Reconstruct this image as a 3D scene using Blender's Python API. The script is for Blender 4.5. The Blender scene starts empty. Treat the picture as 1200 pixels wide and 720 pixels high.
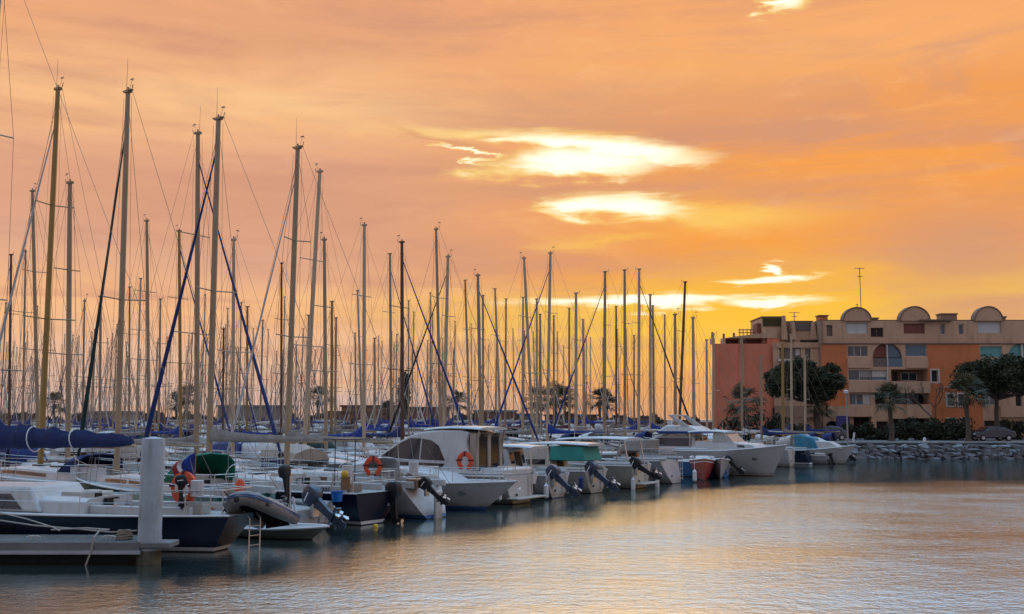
import bpy, math, random
from math import sin, cos, pi, atan2, sqrt, radians
from mathutils import Matrix, Vector
R = random.Random(7)
scene = bpy.context.scene
COL = scene.collection

# ------------------------------------------------------------------ camera
CAM_H = 3.5
F_PX = 1166.667
PITCH = math.atan(130.0 / F_PX)
cam_d = bpy.data.cameras.new("camera")
cam_d.lens = 35.0
cam_d.sensor_width = 36.0
cam_d.clip_start = 0.1
cam_d.clip_end = 6000
cam = bpy.data.objects.new("camera", cam_d)
COL.objects.link(cam)
cam.location = (0, 0, CAM_H)
cam.rotation_euler = (pi / 2 + PITCH, 0, 0)
scene.camera = cam

# ------------------------------------------------------------------ world (sunset sky with clouds) and sun
scene.view_settings.view_transform = 'Standard'
scene.view_settings.look = 'None'
scene.view_settings.gamma = 1
scene.view_settings.use_curve_mapping = False
scene.view_settings.exposure = 0.0
scene.render.engine = 'CYCLES'
scene.cycles.use_denoising = True
scene.cycles.max_bounces = 6
scene.cycles.glossy_bounces = 4
scene.cycles.diffuse_bounces = 3
scene.cycles.caustics_reflective = False
scene.cycles.caustics_refractive = False
SUN_AZ, SUN_EL = radians(5.0), radians(10.5)

def lin(r, g, b):
    f = lambda c: (c / 255.0) / 12.92 if c <= 10 else (((c / 255.0) + 0.055) / 1.055) ** 2.4
    return (f(r), f(g), f(b), 1.0)

world = bpy.data.worlds.new("World")
scene.world = world
world.use_nodes = True
WT = world.node_tree
WT.nodes.clear()

class E:
    """A float socket with arithmetic."""
    tree = WT
    def __init__(self, s): self.s = s
    @staticmethod
    def m(op, *a, clamp=False):
        n = E.tree.nodes.new('ShaderNodeMath'); n.operation = op; n.use_clamp = clamp
        for i, v in enumerate(a):
            if isinstance(v, E): E.tree.links.new(v.s, n.inputs[i])
            else: n.inputs[i].default_value = v
        return E(n.outputs[0])
    def __add__(s, o): return E.m('ADD', s, o)
    __radd__ = __add__
    def __sub__(s, o): return E.m('SUBTRACT', s, o)
    def __rsub__(s, o): return E.m('SUBTRACT', o, s)
    def __mul__(s, o): return E.m('MULTIPLY', s, o)
    __rmul__ = __mul__
    def __truediv__(s, o): return E.m('DIVIDE', s, o)

def smooth(v, a, b):
    n = E.tree.nodes.new('ShaderNodeMapRange'); n.interpolation_type = 'SMOOTHSTEP'
    E.tree.links.new(v.s, n.inputs[0])
    n.inputs[1].default_value = a; n.inputs[2].default_value = b
    return E(n.outputs[0])
def comb(x, y, z):
    n = E.tree.nodes.new('ShaderNodeCombineXYZ')
    for i, v in enumerate((x, y, z)):
        if isinstance(v, E): E.tree.links.new(v.s, n.inputs[i])
        else: n.inputs[i].default_value = v
    return n.outputs[0]
def noise(vec, scale, detail=4, rough=.55, dist=0.0):
    n = E.tree.nodes.new('ShaderNodeTexNoise')
    E.tree.links.new(vec, n.inputs['Vector'])
    n.inputs['Scale'].default_value = scale; n.inputs['Detail'].default_value = detail
    n.inputs['Roughness'].default_value = rough; n.inputs['Distortion'].default_value = dist
    return E(n.outputs[0])
def mixc(f, a, b, mode='MIX'):
    n = E.tree.nodes.new('ShaderNodeMix'); n.data_type = 'RGBA'; n.blend_type = mode
    for i, v in ((0, f), (6, a), (7, b)):
        if isinstance(v, E): E.tree.links.new(v.s, n.inputs[i])
        elif hasattr(v, 'is_output'): E.tree.links.new(v, n.inputs[i])
        else: n.inputs[i].default_value = v
    return n.outputs[2]
def ramp(f, stops):
    n = E.tree.nodes.new('ShaderNodeValToRGB')
    E.tree.links.new(f.s, n.inputs[0])
    el = n.color_ramp.elements
    while len(el) < len(stops): el.new(0.5)
    for e, (p, c) in zip(el, stops):
        e.position = p; e.color = c
    return n.outputs[0]

tc = WT.nodes.new('ShaderNodeTexCoord')
sp = WT.nodes.new('ShaderNodeSeparateXYZ')
WT.links.new(tc.outputs['Generated'], sp.inputs[0])
dx, dy, dz = (E(sp.outputs[i]) for i in range(3))
AZ = E.m('ARCTAN2', dx, dy) * (180 / pi)
EL = E.m('ARCSINE', dz) * (180 / pi)
cl_vec = comb(AZ * 0.045, EL * 0.16, 0.3)
n_big = noise(cl_vec, 1.0, 5, .55, .4)
n_str = noise(comb(AZ * 0.05 + EL * 0.03, EL * 0.55, 1.7), 1.0, 6, .6, .6)
n_fine = noise(comb(AZ * 0.22, EL * 0.9, 4.1), 1.0, 5, .6, .5)
el_w = EL + (n_big - 0.5) * 5.0 + (n_str - 0.5) * 2.0
def elv(d): return (d + 5.0) / 95.0
f_el = (el_w + 5.0) * (1 / 95.0)
high = [(elv(28.5), lin(228, 182, 156)), (elv(34), lin(218, 200, 202)), (elv(55), lin(208, 210, 228)), (1.0, lin(202, 210, 234))]
left = [(elv(-1), lin(196, 168, 160)), (elv(0.8), lin(216, 186, 174)), (elv(3), lin(232, 188, 160)), (elv(6), lin(248, 188, 136)),
        (elv(9), lin(224, 170, 140)), (elv(13.5), lin(228, 168, 136)), (elv(17.4), lin(250, 192, 138)), (elv(21), lin(240, 172, 126)), (elv(25.5), lin(234, 164, 122))]
right = [(elv(-1), lin(222, 160, 110)), (elv(0.8), lin(240, 172, 104)), (elv(3), lin(252, 190, 86)), (elv(6), lin(255, 200, 84)),
         (elv(9), lin(248, 158, 72)), (elv(13.5), lin(252, 164, 76)), (elv(17.4), lin(244, 160, 88)), (elv(21), lin(248, 172, 108)), (elv(25.5), lin(238, 166, 114))]
cL = ramp(f_el, left + high)
cR = ramp(f_el, right + high)
base = mixc(smooth(AZ + (n_big - .5) * 12, -14, 12), cL, cR)
inview = smooth(EL, 38, 24)
# mauve cloud banks and lighter veils
base = mixc(smooth(n_str, .46, .70) * 0.55 * inview, base, lin(206, 148, 122))
n_mid = noise(comb(AZ * 0.075 + EL * .10, EL * 0.30 - AZ * .02, 8.8), 1.0, 6, .62, .8)
base = mixc(smooth(n_mid, .50, .74) * 0.6 * inview, base, lin(208, 150, 124))
base = mixc(smooth(n_mid, .46, .28) * 0.45 * inview, base, lin(255, 186, 116))
base = mixc(smooth(n_fine, .52, .75) * 0.30 * inview, base, lin(255, 198, 142))
PX = lambda px: math.degrees(math.atan((px - 600) / F_PX))
PY = lambda py: math.degrees(math.atan((360 - py) / F_PX) + PITCH)
wa = AZ + (n_fine - .5) * 6.0 + (n_str - .5) * 4.0
we = EL + (n_fine - .5) * 1.6 + (n_str - .5) * 2.0
def blob(cx, cy, rx, ry, tilt=0.0, a=wa, e=we):
    sx = rx / F_PX * 57.3; sy = ry / F_PX * 57.3
    u = (a - PX(cx)); v = (e - PY(cy))
    if tilt: v = v + u * tilt
    u = u * (1 / sx); v = v * (1 / sy)
    return E.m('EXPONENT', (u * u + v * v) * -1.0)
# mauve grey banks where the photograph has them
for (cx, cy, rx, ry, k) in ((1120, 312, 150, 60, .85), (250, 250, 300, 50, .6), (640, 226, 170, 11, .7), (740, 130, 240, 30, .6), (560, 196, 90, 10, .5), (330, 60, 300, 30, .35), (560, 300, 200, 22, .5),
                            (840, 225, 130, 16, .45), (1050, 165, 120, 12, .4), (800, 312, 90, 10, .6), (980, 318, 90, 9, .5), (930, 345, 120, 5, .5)):
    base = mixc(blob(cx, cy, rx, ry) * k, base, lin(212, 154, 122))
# golden glow around the hidden sun
for (cx, cy, rx, ry, k, c) in ((860, 362, 170, 34, .85, lin(255, 198, 50)), (640, 366, 200, 22, .5, lin(255, 202, 88)), (900, 280, 130, 40, .35, lin(255, 170, 66)),
                               (330, 130, 200, 18, .5, lin(255, 210, 150)), (530, 153, 90, 8, .7, lin(255, 216, 140)), (905, 338, 100, 34, .5, lin(255, 188, 62)), (880, 90, 260, 40, .25, lin(255, 196, 130)),
                               (860, 258, 100, 16, .75, lin(255, 208, 104)), (700, 285, 60, 6, .5, lin(255, 205, 90)), (720, 445, 300, 24, .35, lin(255, 176, 80))):
    base = mixc(blob(cx, cy, rx, ry) * k, base, c)
# bright breaks in the cloud
brk = blob(700, 172, 135, 21, .10)
for (cx, cy, rx, ry, t) in ((668, 195, 112, 21, 0.0), (535, 181, 44, 4.5, .28), (735, 247, 90, 19, .05), (690, 241, 48, 11, 0), (908, 331, 56, 5, 0), (925, 318, 9, 9, 0),
                            (940, 12, 26, 20, 0), (760, 352, 150, 10, 0), (900, 359, 80, 8, 0)):
    brk = E.m('MAXIMUM', brk, blob(cx, cy, rx, ry, t))
base = mixc(smooth(brk + (n_fine - .5) * .7, .20, .60) * .8, base, lin(255, 214, 122))
base = mixc(blob(515, 167, 62, 6, .26) * .8, base, lin(222, 158, 112))
base = mixc(smooth(brk + (n_fine - .5) * .9 + (n_mid - .5) * .7, .34, .98), base, (1.3, 1.2, .95, 1))
base = mixc(1.0, base, mixc(smooth(EL, 24, 36), (1, 1, 1, 1), (1.5, 2.9, 4.0, 1)), 'MULTIPLY')  # overhead sky, out of view, brightened and blued for the water's reflection
# the sky away from the sunset: unseen behind the camera, pale lavender, brightened to light facing sides
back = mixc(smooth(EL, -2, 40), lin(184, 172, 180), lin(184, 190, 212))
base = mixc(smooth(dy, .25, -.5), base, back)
# clear sky (Nishita) showing through the thinner cloud high up
sky = WT.nodes.new('ShaderNodeTexSky')
sky.sky_type = 'NISHITA'; sky.sun_disc = False
sky.sun_elevation = SUN_EL; sky.sun_rotation = SUN_AZ
sky.air_density = 1.2; sky.dust_density = 2.0
bg1 = WT.nodes.new('ShaderNodeBackground'); bg1.inputs[1].default_value = 0.12
WT.links.new(sky.outputs[0], bg1.inputs[0])
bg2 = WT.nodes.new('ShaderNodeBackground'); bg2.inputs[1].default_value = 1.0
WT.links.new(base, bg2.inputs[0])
mx = WT.nodes.new('ShaderNodeMixShader')
cover = 1.0 - smooth(EL, 30, 75) * 0.35
WT.links.new(cover.s, mx.inputs[0])
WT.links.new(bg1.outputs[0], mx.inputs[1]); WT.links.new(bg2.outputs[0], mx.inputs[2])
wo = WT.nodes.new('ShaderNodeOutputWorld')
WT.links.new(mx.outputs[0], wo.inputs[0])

sun_d = bpy.data.lights.new("sun", 'SUN')
sun_d.energy = 0.28
sun_d.angle = radians(28)
sun_d.color = (1.0, 0.62, 0.30)
sun = bpy.data.objects.new("sun", sun_d)
COL.objects.link(sun)
sdir = Vector((sin(SUN_AZ) * cos(SUN_EL), cos(SUN_AZ) * cos(SUN_EL), sin(SUN_EL)))
sun.rotation_euler = (-sdir).to_track_quat('-Z', 'Y').to_euler()

# ------------------------------------------------------------------ helpers
def at(px, py, D):
    """World point seen at photo pixel (px, py) at horizontal distance D."""
    u = (px - 600) / F_PX; v = (360 - py) / F_PX
    y = cos(PITCH) - v * sin(PITCH); z = sin(PITCH) + v * cos(PITCH)
    k = D / y
    return Vector((u * k, D, CAM_H + z * k))

MATS = {}
def mat(name, rgb, rough=.5, metal=0.0, var=.12, scale=4.0, bump=0.0, bscale=40.0, spec=.5, coat=0.0, streak=0.0, sscale=5.0, scum=0.0):
    if name in MATS: return MATS[name]
    m = bpy.data.materials.new(name); m.use_nodes = True
    t = m.node_tree; p = t.nodes['Principled BSDF']
    p.inputs['Roughness'].default_value = rough; p.inputs['Metallic'].default_value = metal
    p.inputs['Specular IOR Level'].default_value = spec
    if coat: p.inputs['Coat Weight'].default_value = coat
    tcn = t.nodes.new('ShaderNodeTexCoord')
    n = t.nodes.new('ShaderNodeTexNoise'); n.inputs['Scale'].default_value = scale; n.inputs['Detail'].default_value = 6; n.inputs['Roughness'].default_value = .65
    t.links.new(tcn.outputs['Object'], n.inputs['Vector'])
    r = t.nodes.new('ShaderNodeValToRGB')
    r.color_ramp.elements[0].position = .3; r.color_ramp.elements[1].position = .7
    r.color_ramp.elements[0].color = tuple(c * (1 - var) for c in rgb) + (1,)
    r.color_ramp.elements[1].color = tuple(min(1, c * (1 + var * .7)) for c in rgb) + (1,)
    t.links.new(n.outputs[0], r.inputs[0])
    if streak:
        E.tree = t
        s3 = t.nodes.new('ShaderNodeSeparateXYZ'); t.links.new(tcn.outputs['Object'], s3.inputs[0])
        ox, oy, oz = (E(s3.outputs[i]) for i in range(3))
        k1 = noise(comb(ox * sscale, oy * sscale, oz * sscale * .09), 1.0, 5, .65)
        k2 = noise(comb(ox * sscale * .25, oy * sscale * .25, oz * sscale * .25), 1.0, 3, .6)
        f = smooth(k1 + (k2 - .5) * .5, .50, .74) * streak
        colr = mixc(f, r.outputs[0], tuple(c * q for c, q in zip(rgb, (.42, .36, .28))) + (1,))
        if scum:
            f2 = smooth(oz + (k1 - .5) * .25, .36, .12) * smooth(k2, .25, .6) * scum
            colr = mixc(f2, colr, (.10, .085, .045, 1))
        t.links.new(colr, p.inputs['Base Color']); E.tree = WT
    else: t.links.new(r.outputs[0], p.inputs['Base Color'])
    if bump:
        n2 = t.nodes.new('ShaderNodeTexNoise'); n2.inputs['Scale'].default_value = bscale; n2.inputs['Detail'].default_value = 4
        t.links.new(tcn.outputs['Object'], n2.inputs['Vector'])
        b = t.nodes.new('ShaderNodeBump'); b.inputs['Strength'].default_value = bump; b.inputs['Distance'].default_value = .05
        t.links.new(n2.outputs[0], b.inputs['Height']); t.links.new(b.outputs[0], p.inputs['Normal'])
    MATS[name] = m
    return m

GEL = mat('gelcoat_white', (.47, .47, .455), .35, var=.10, scale=1.6, streak=.32, scum=.6)
GEL2 = mat('gelcoat_cream', (.45, .42, .36), .4, var=.12, scale=1.6, streak=.35, scum=.6)
GREYW = mat('gelcoat_grey', (.36, .37, .38), .4, var=.12, scale=1.6, streak=.35, scum=.5)
DECK = mat('deck_grey', (.33, .33, .31), .6, var=.15, scale=3, streak=.3)
NAVY = mat('navy_gelcoat', (.004, .009, .026), .42, var=.25, scale=1.2, spec=.2)
NAVYC = mat('navy_canvas', (.005, .016, .085), .8, var=.4, scale=2.5, bump=.9, bscale=3.5)
BLUEC = mat('blue_canvas', (.006, .035, .25), .75, var=.25, scale=2.5, bump=.3, bscale=6)
BLUE2 = mat('blue_dark_canvas', (.008, .025, .13), .75, var=.25, scale=2.5)
GREEN = mat('green_canvas', (.004, .15, .085), .75, var=.2, scale=2)
GREENH = mat('green_gelcoat', (.004, .055, .045), .3, var=.2, scale=1)
TEAL = mat('teal_canvas', (.02, .24, .20), .7, var=.2, scale=2)
TURQ = mat('turquoise_tarp', (.02, .16, .24), .7, var=.25, scale=2, bump=.4, bscale=5)
WHITEC = mat('white_canvas', (.55, .55, .53), .8, var=.15, scale=3, bump=.3, bscale=6)
GREYC = mat('grey_canvas', (.26, .24, .21), .85, var=.25, scale=3, bump=.5, bscale=5)
BEIGEC = mat('beige_canvas', (.36, .29, .23), .85, var=.15, scale=3, bump=.3, bscale=5)
DKGREEN = mat('dark_green_canvas', (.006, .03, .028), .8, var=.3, scale=2)
BLACKC = mat('black_canvas', (.012, .012, .015), .8, var=.3, scale=2)
REDC = mat('red_paint', (.27, .008, .012), .4, var=.15, scale=2)
MAROON = mat('maroon_canvas', (.09, .012, .015), .8, var=.2)
BLUEH = mat('blue_hull_paint', (.02, .14, .38), .35, var=.15, scale=1.5)
ANTI = mat('antifoul_dark', (.02, .022, .026), .8, var=.4, scale=2)
ANTIB = mat('antifoul_blue', (.01, .03, .09), .8, var=.3, scale=2)
ANTIR = mat('antifoul_red', (.10, .02, .015), .8, var=.3, scale=2)
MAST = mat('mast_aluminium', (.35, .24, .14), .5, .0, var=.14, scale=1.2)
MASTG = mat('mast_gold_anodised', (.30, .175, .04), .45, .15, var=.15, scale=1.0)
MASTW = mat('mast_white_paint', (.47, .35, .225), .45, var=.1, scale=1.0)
MASTD = mat('mast_dark_wood', (.09, .04, .022), .5, var=.25, scale=2)
WIRE = mat('steel_wire', (.16, .13, .11), .45, .3, var=.1)
STEEL = mat('stainless_tube', (.50, .49, .47), .3, .55, var=.06)
DGLASS = mat('dark_tinted_glass', (.012, .014, .02), .08, var=.2, spec=.8)
CLEARP = mat('pale_window_plastic', (.32, .31, .28), .15, var=.15, spec=.7)
BLACKP = mat('black_plastic', (.011, .011, .013), .55, var=.3, spec=.3)
NAVYP = mat('slate_blue_plastic', (.03, .045, .075), .38, var=.2)
ORANGE = mat('orange_foam', (.62, .075, .02), .6, var=.2, scale=5)
ROPE = mat('pale_rope', (.36, .33, .28), .9, var=.25, scale=20)
WOOD = mat('varnished_wood', (.24, .12, .045), .45, var=.25, scale=6)
RUBBER = mat('grey_hypalon', (.20, .175, .155), .6, var=.2, scale=3, streak=.5, sscale=9, bump=.25, bscale=7)
BLUESTR = mat('blue_stripe_paint', (.02, .07, .22), .5, var=.15)
WHITEP = mat('white_paint', (.7, .7, .69), .5, var=.08)
YELLOW = mat('yellow_plastic_and_glint', (.65, .38, .02), .5, var=.1)  # plastic of the float; also colours the glint on the board

class MB:
    def __init__(s): s.v = []; s.f = []; s.mi = []; s.m = 0
    def quad(s, *ids): s.f.append(ids); s.mi.append(s.m)
    def add(s, pts, faces):
        o = len(s.v); s.v.extend([tuple(p) for p in pts])
        for f in faces: s.f.append(tuple(i + o for i in f)); s.mi.append(s.m)
    def box(s, c, d, rot=None):
        hx, hy, hz = d[0] / 2, d[1] / 2, d[2] / 2
        pts = [Vector((sx * hx, sy * hy, sz * hz)) for sx in (-1, 1) for sy in (-1, 1) for sz in (-1, 1)]
        if rot is not None: pts = [rot @ p for p in pts]
        s.add([Vector(c) + p for p in pts], [(0, 1, 3, 2), (4, 6, 7, 5), (0, 4, 5, 1), (2, 3, 7, 6), (0, 2, 6, 4), (1, 5, 7, 3)])
        return s
    def bb(s, x0, x1, y0, y1, z0, z1): return s.box(((x0 + x1) / 2, (y0 + y1) / 2, (z0 + z1) / 2), (abs(x1 - x0), abs(y1 - y0), abs(z1 - z0)))
    def tube(s, pts, r, n=6, cap=True, squash=1.0):
        pts = [Vector(p) for p in pts]
        rs = r if isinstance(r, (list, tuple)) else [r] * len(pts)
        o = len(s.v); up0 = None
        for i, p in enumerate(pts):
            t = (pts[min(i + 1, len(pts) - 1)] - pts[max(i - 1, 0)])
            if t.length < 1e-9: t = Vector((0, 0, 1))
            t.normalize()
            if up0 is None:
                up0 = Vector((0, 0, 1)) if abs(t.z) < .8 else Vector((1, 0, 0))
            a = t.cross(up0)
            if a.length < 1e-4: a = t.cross(Vector((0, 1, 0)))
            a.normalize(); b = a.cross(t); up0 = b
            for k in range(n):
                q = 2 * pi * k / n
                s.v.append(tuple(p + a * (cos(q) * rs[i] * squash) + b * (sin(q) * rs[i])))
        for i in range(len(pts) - 1):
            for k in range(n):
                s.quad(o + i * n + k, o + i * n + (k + 1) % n, o + (i + 1) * n + (k + 1) % n, o + (i + 1) * n + k)
        if cap:
            s.f.append(tuple(o + k for k in range(n))[::-1]); s.mi.append(s.m)
            s.f.append(tuple(o + (len(pts) - 1) * n + k for k in range(n))); s.mi.append(s.m)
        return s
    def loft(s, rings, closed=True, caps=True, strip_m=None):
        o = len(s.v); n = len(rings[0])
        for r in rings: s.v.extend([tuple(p) for p in r])
        for i in range(len(rings) - 1):
            for k in range(n if closed else n - 1):
                s.f.append((o + i * n + k, o + i * n + (k + 1) % n, o + (i + 1) * n + (k + 1) % n, o + (i + 1) * n + k))
                s.mi.append(strip_m[k] if strip_m else s.m)
        if caps:
            s.f.append(tuple(o + k for k in range(n))[::-1]); s.mi.append(s.m)
            s.f.append(tuple(o + (len(rings) - 1) * n + k for k in range(n))); s.mi.append(s.m)
        return s
    def prism_y(s, prof, wb, wt, zb=None, zt=None, y0=0.0):
        """Side profile (x, z) spread to +-half-width, narrowing from wb at the bottom to wt at the top."""
        z = [p[1] for p in prof]; zb = min(z) if zb is None else zb; zt = max(z) if zt is None else zt
        w = lambda zz: wb + (wt - wb) * max(0, min(1, (zz - zb) / max(1e-6, zt - zb)))
        n = len(prof)
        pts = [(x, y0 + w(zz), zz) for x, zz in prof] + [(x, y0 - w(zz), zz) for x, zz in prof]
        s.add(pts, [tuple(range(n)), tuple(range(2 * n - 1, n - 1, -1))] + [(i, n + i, n + (i + 1) % n, (i + 1) % n) for i in range(n)])
        return s
    def ell(s, c, r, nu=10, nv=6, rot=None):
        rings = []
        for j in range(1, nv):
            q = pi * j / nv
            ring = [Vector((sin(q) * cos(2 * pi * i / nu) * r[0], sin(q) * sin(2 * pi * i / nu) * r[1], cos(q) * r[2])) for i in range(nu)]
            rings.append([Vector(c) + (rot @ p if rot is not None else p) for p in ring])
        return s.loft(rings)
    def rotate(s, M):
        s.v = [tuple(M @ Vector(p)) for p in s.v]; return s
    def build(s, name, mats, parent=None, smooth=True, angle=35, bevel=0.0):
        me = bpy.data.meshes.new(name)
        me.from_pydata(s.v, [], s.f)
        ml = mats if isinstance(mats, (list, tuple)) else [mats]
        for m in ml: me.materials.append(m)
        if len(ml) > 1: me.polygons.foreach_set('material_index', s.mi)
        if smooth:
            me.polygons.foreach_set('use_smooth', [True] * len(me.polygons))
            me.set_sharp_from_angle(angle=radians(angle))
        me.validate(); me.update()
        ob = bpy.data.objects.new(name, me); COL.objects.link(ob)
        if parent is not None: ob.parent = parent
        if bevel:
            b = ob.modifiers.new('bevel', 'BEVEL'); b.width = bevel; b.segments = 2; b.limit_method = 'ANGLE'; b.angle_limit = radians(30)
        return ob

def tag(o, label, cat, group=None):
    o['label'] = label; o['category'] = cat
    if group: o['group'] = group
    return o
def thing(name, label, cat, loc=(0, 0, 0), rz=0.0, group=None):
    o = bpy.data.objects.new(name, None); COL.objects.link(o)
    o.empty_display_size = .3
    o.location = loc; o.rotation_euler = (0, 0, rz)
    return tag(o, label, cat, group)
def struct(o, kind='structure'): o['kind'] = kind; return o
def copy_tree(src, loc, rz=None, scale=None, label=None, group=None):
    r = src.copy(); COL.objects.link(r); r.location = loc
    if rz is not None: r.rotation_euler = (0, 0, rz)
    if scale is not None: r.scale = scale
    if label: r['label'] = label
    if group: r['group'] = group
    for ch in list(src.children):
        c = ch.copy(); COL.objects.link(c); c.parent = r
        for g in list(ch.children):
            d = g.copy(); COL.objects.link(d); d.parent = c
    return r

# ------------------------------------------------------------------ the setting: water, land, quay
def water_material():
    m = bpy.data.materials.new('harbour_water'); m.use_nodes = True
    t = m.node_tree; p = t.nodes['Principled BSDF']
    p.inputs['Base Color'].default_value = (.028, .040, .037, 1)
    p.inputs['Specular Tint'].default_value = (.94, 1.0, .95, 1)
    p.inputs['Roughness'].default_value = .045
    p.inputs['IOR'].default_value = 11.0
    E.tree = t
    g = t.nodes.new('ShaderNodeNewGeometry'); s3 = t.nodes.new('ShaderNodeSeparateXYZ')
    t.links.new(g.outputs['Position'], s3.inputs[0])
    x, y = E(s3.outputs[0]), E(s3.outputs[1])
    # sheltered strips: close to the moored boats, and under the far quay, the water is smoother
    d_row = ((x + 9) * .845 + (y - 25) * -.534)
    wob = noise(comb(x * .06, y * .12, 0.0), 1.0, 3) - .5
    open_w = smooth(d_row + wob * 5, 0.5, 9.0) * smooth(y + wob * 8, 60, 47)
    patch = noise(comb(x * .10 + y * .03, y * .16, 2.0), 1.0, 3, .6)
    amp = (open_w * .88 + .12) * (smooth(patch, .3, .7) * .7 + .6)
    t.links.new((open_w * .10 + .03).s, p.inputs['Roughness'])
    n1 = noise(comb(x * 1.9, y * 2.8, 0.0), 1.0, 3, .6)
    n2 = noise(comb(x * 8.0, y * 12.0, 3.0), 1.0, 3, .6)
    n3 = noise(comb(x * .25, y * .4, 7.0), 1.0, 2, .5)
    h = n1 * .42 + n2 * .30 + n3 * .40
    b = t.nodes.new('ShaderNodeBump'); b.inputs['Distance'].default_value = .13
    t.links.new(h.s, b.inputs['Height']); t.links.new((amp * .9).s, b.inputs['Strength'])
    t.links.new(b.outputs[0], p.inputs['Normal'])
    E.tree = WT
    return m
w = MB(); S = 2500
w.add([(-S, -200, 0), (S, -200, 0), (S, S, 0), (-S, S, 0)], [(0, 1, 2, 3)])
struct(w.build('water', water_material(), smooth=False))

PAVE = mat('quay_paving', (.20, .18, .165), .85, var=.25, scale=.7, bump=.2, bscale=8)
STONE = mat('quay_stone', (.17, .17, .175), .85, var=.5, scale=1.2, bump=.5, bscale=5)
EARTH = mat('dry_earth', (.13, .105, .075), .9, var=.3, scale=.3)
QZ = 1.25
q = MB()
poly = [(27.2, 88.2), (420, 88.2), (420, 1400), (-900, 1400), (-900, 196), (-60, 190), (10, 180), (21.5, 178), (20.3, 130), (20.3, 106)]
n = len(poly)
q.add([(a, b, -1.5) for a, b in poly] + [(a, b, QZ) for a, b in poly], [tuple(range(n, 2 * n))] + [(i, (i + 1) % n, n + (i + 1) % n, n + i) for i in range(n)])
struct(q.build('quay_ground', PAVE, smooth=False))
k = MB(); k.bb(27.0, 200, 87.75, 88.45, QZ + .004, QZ + .14)
struct(k.build('quay_kerb', STONE, bevel=.03))

# stone blocks of the quay revetment: each one its own object
GAPM = mat('revetment_core', (.05, .048, .045), .95, var=.4)
cw = MB(); cw.bb(27.3, 130, 87.45, 88.1, -1, QZ - .02); struct(cw.build('quay_wall', GAPM, smooth=False))
stones = []
for i in range(7):
    b = MB(); rr = random.Random(20 + i)
    import bmesh
    bm_ = bmesh.new()
    for _ in range(15):
        p = Vector((rr.uniform(-1, 1), rr.uniform(-1, 1), rr.uniform(-1, 1))); m_ = max(abs(c) for c in p); p = p / m_ * rr.uniform(.80, 1.0)
        bm_.verts.new((p.x * .52, p.y * .5, p.z * .5))
    bmesh.ops.convex_hull(bm_, input=bm_.verts)
    bm_.verts.index_update(); used_v = [v for v in bm_.verts if v.link_faces]; ix = {v: n_i for n_i, v in enumerate(used_v)}
    b.add([v.co.copy() for v in used_v], [tuple(ix[v] for v in f.verts) for f in bm_.faces]); bm_.free(); stones.append(b)
stone_me = [b.build('boulder', STONE, smooth=False) for b in stones]
first = [True] * 7
for row, (yy, zz, hh) in enumerate(((86.7, .0, .50), (86.9, .34, .44), (87.1, .66, .42), (87.35, .98, .40))):
    x = 27.3 + row * .35
    while x < 60:
        sz = R.choice((.35, .45, .6, .75, 1.0, 1.4)) * R.uniform(.85, 1.1)
        i = R.randrange(7)
        o = stone_me[i] if first[i] else stone_me[i].copy()
        if not first[i]: COL.objects.link(o)
        first[i] = False
        o.location = (x + sz / 2, yy + R.uniform(-.12, .12), zz + R.uniform(-.05, .05))
        o.scale = (sz * 1.05, 1.0, hh * R.uniform(.85, 1.25)); o.rotation_euler = (R.uniform(-.3, .3), R.uniform(-.22, .22), R.uniform(-.25, .25) + (pi if R.random() < .5 else 0))
        tag(o, 'rough grey block in the stone revetment below the promenade', 'boulder', 'stone blocks of the quay revetment')
        x += sz * .86
# ------------------------------------------------------------------ apartment buildings beyond the quay
ORW = mat('orange_render', (.60, .19, .068), .9, var=.14, scale=.35, bump=.15, bscale=20, streak=.35, sscale=2.2)
REDW = mat('red_render', (.72, .225, .125), .9, var=.14, scale=.3, bump=.15, bscale=20, streak=.3, sscale=1.6)
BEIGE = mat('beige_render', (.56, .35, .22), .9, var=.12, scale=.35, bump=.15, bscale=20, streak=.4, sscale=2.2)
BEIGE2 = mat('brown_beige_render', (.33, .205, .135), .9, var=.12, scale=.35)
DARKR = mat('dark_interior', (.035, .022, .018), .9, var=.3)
PANE = mat('window_glass', (.03, .045, .055), .12, var=.4, scale=.8, spec=.8)
PANEB = mat('blue_window_film', (.10, .15, .19), .3, var=.15)
PANET = mat('turquoise_window_film', (.09, .30, .29), .35, var=.12)
SHUTW = mat('white_shutter', (.55, .54, .53), .6, var=.06)
SHUTB = mat('brown_shutter', (.20, .06, .035), .7, var=.15)
SHUTG = mat('grey_shutter', (.16, .12, .10), .7, var=.15)
FRAMEW = mat('window_frame_white', (.55, .50, .45), .5, var=.06)
CURT = mat('curtain_cloth', (.34, .32, .30), .9, var=.2)
ROOFT = mat('terracotta_roof', (.19, .075, .045), .9, var=.25, scale=1)
TRIM = mat('brown_trim', (.20, .12, .075), .85, var=.15)
BD = 112.0
bX = lambda px, D=BD: at(px, 430, D).x
bZ = lambda py, D=BD: at(1000, py, D).z

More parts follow.
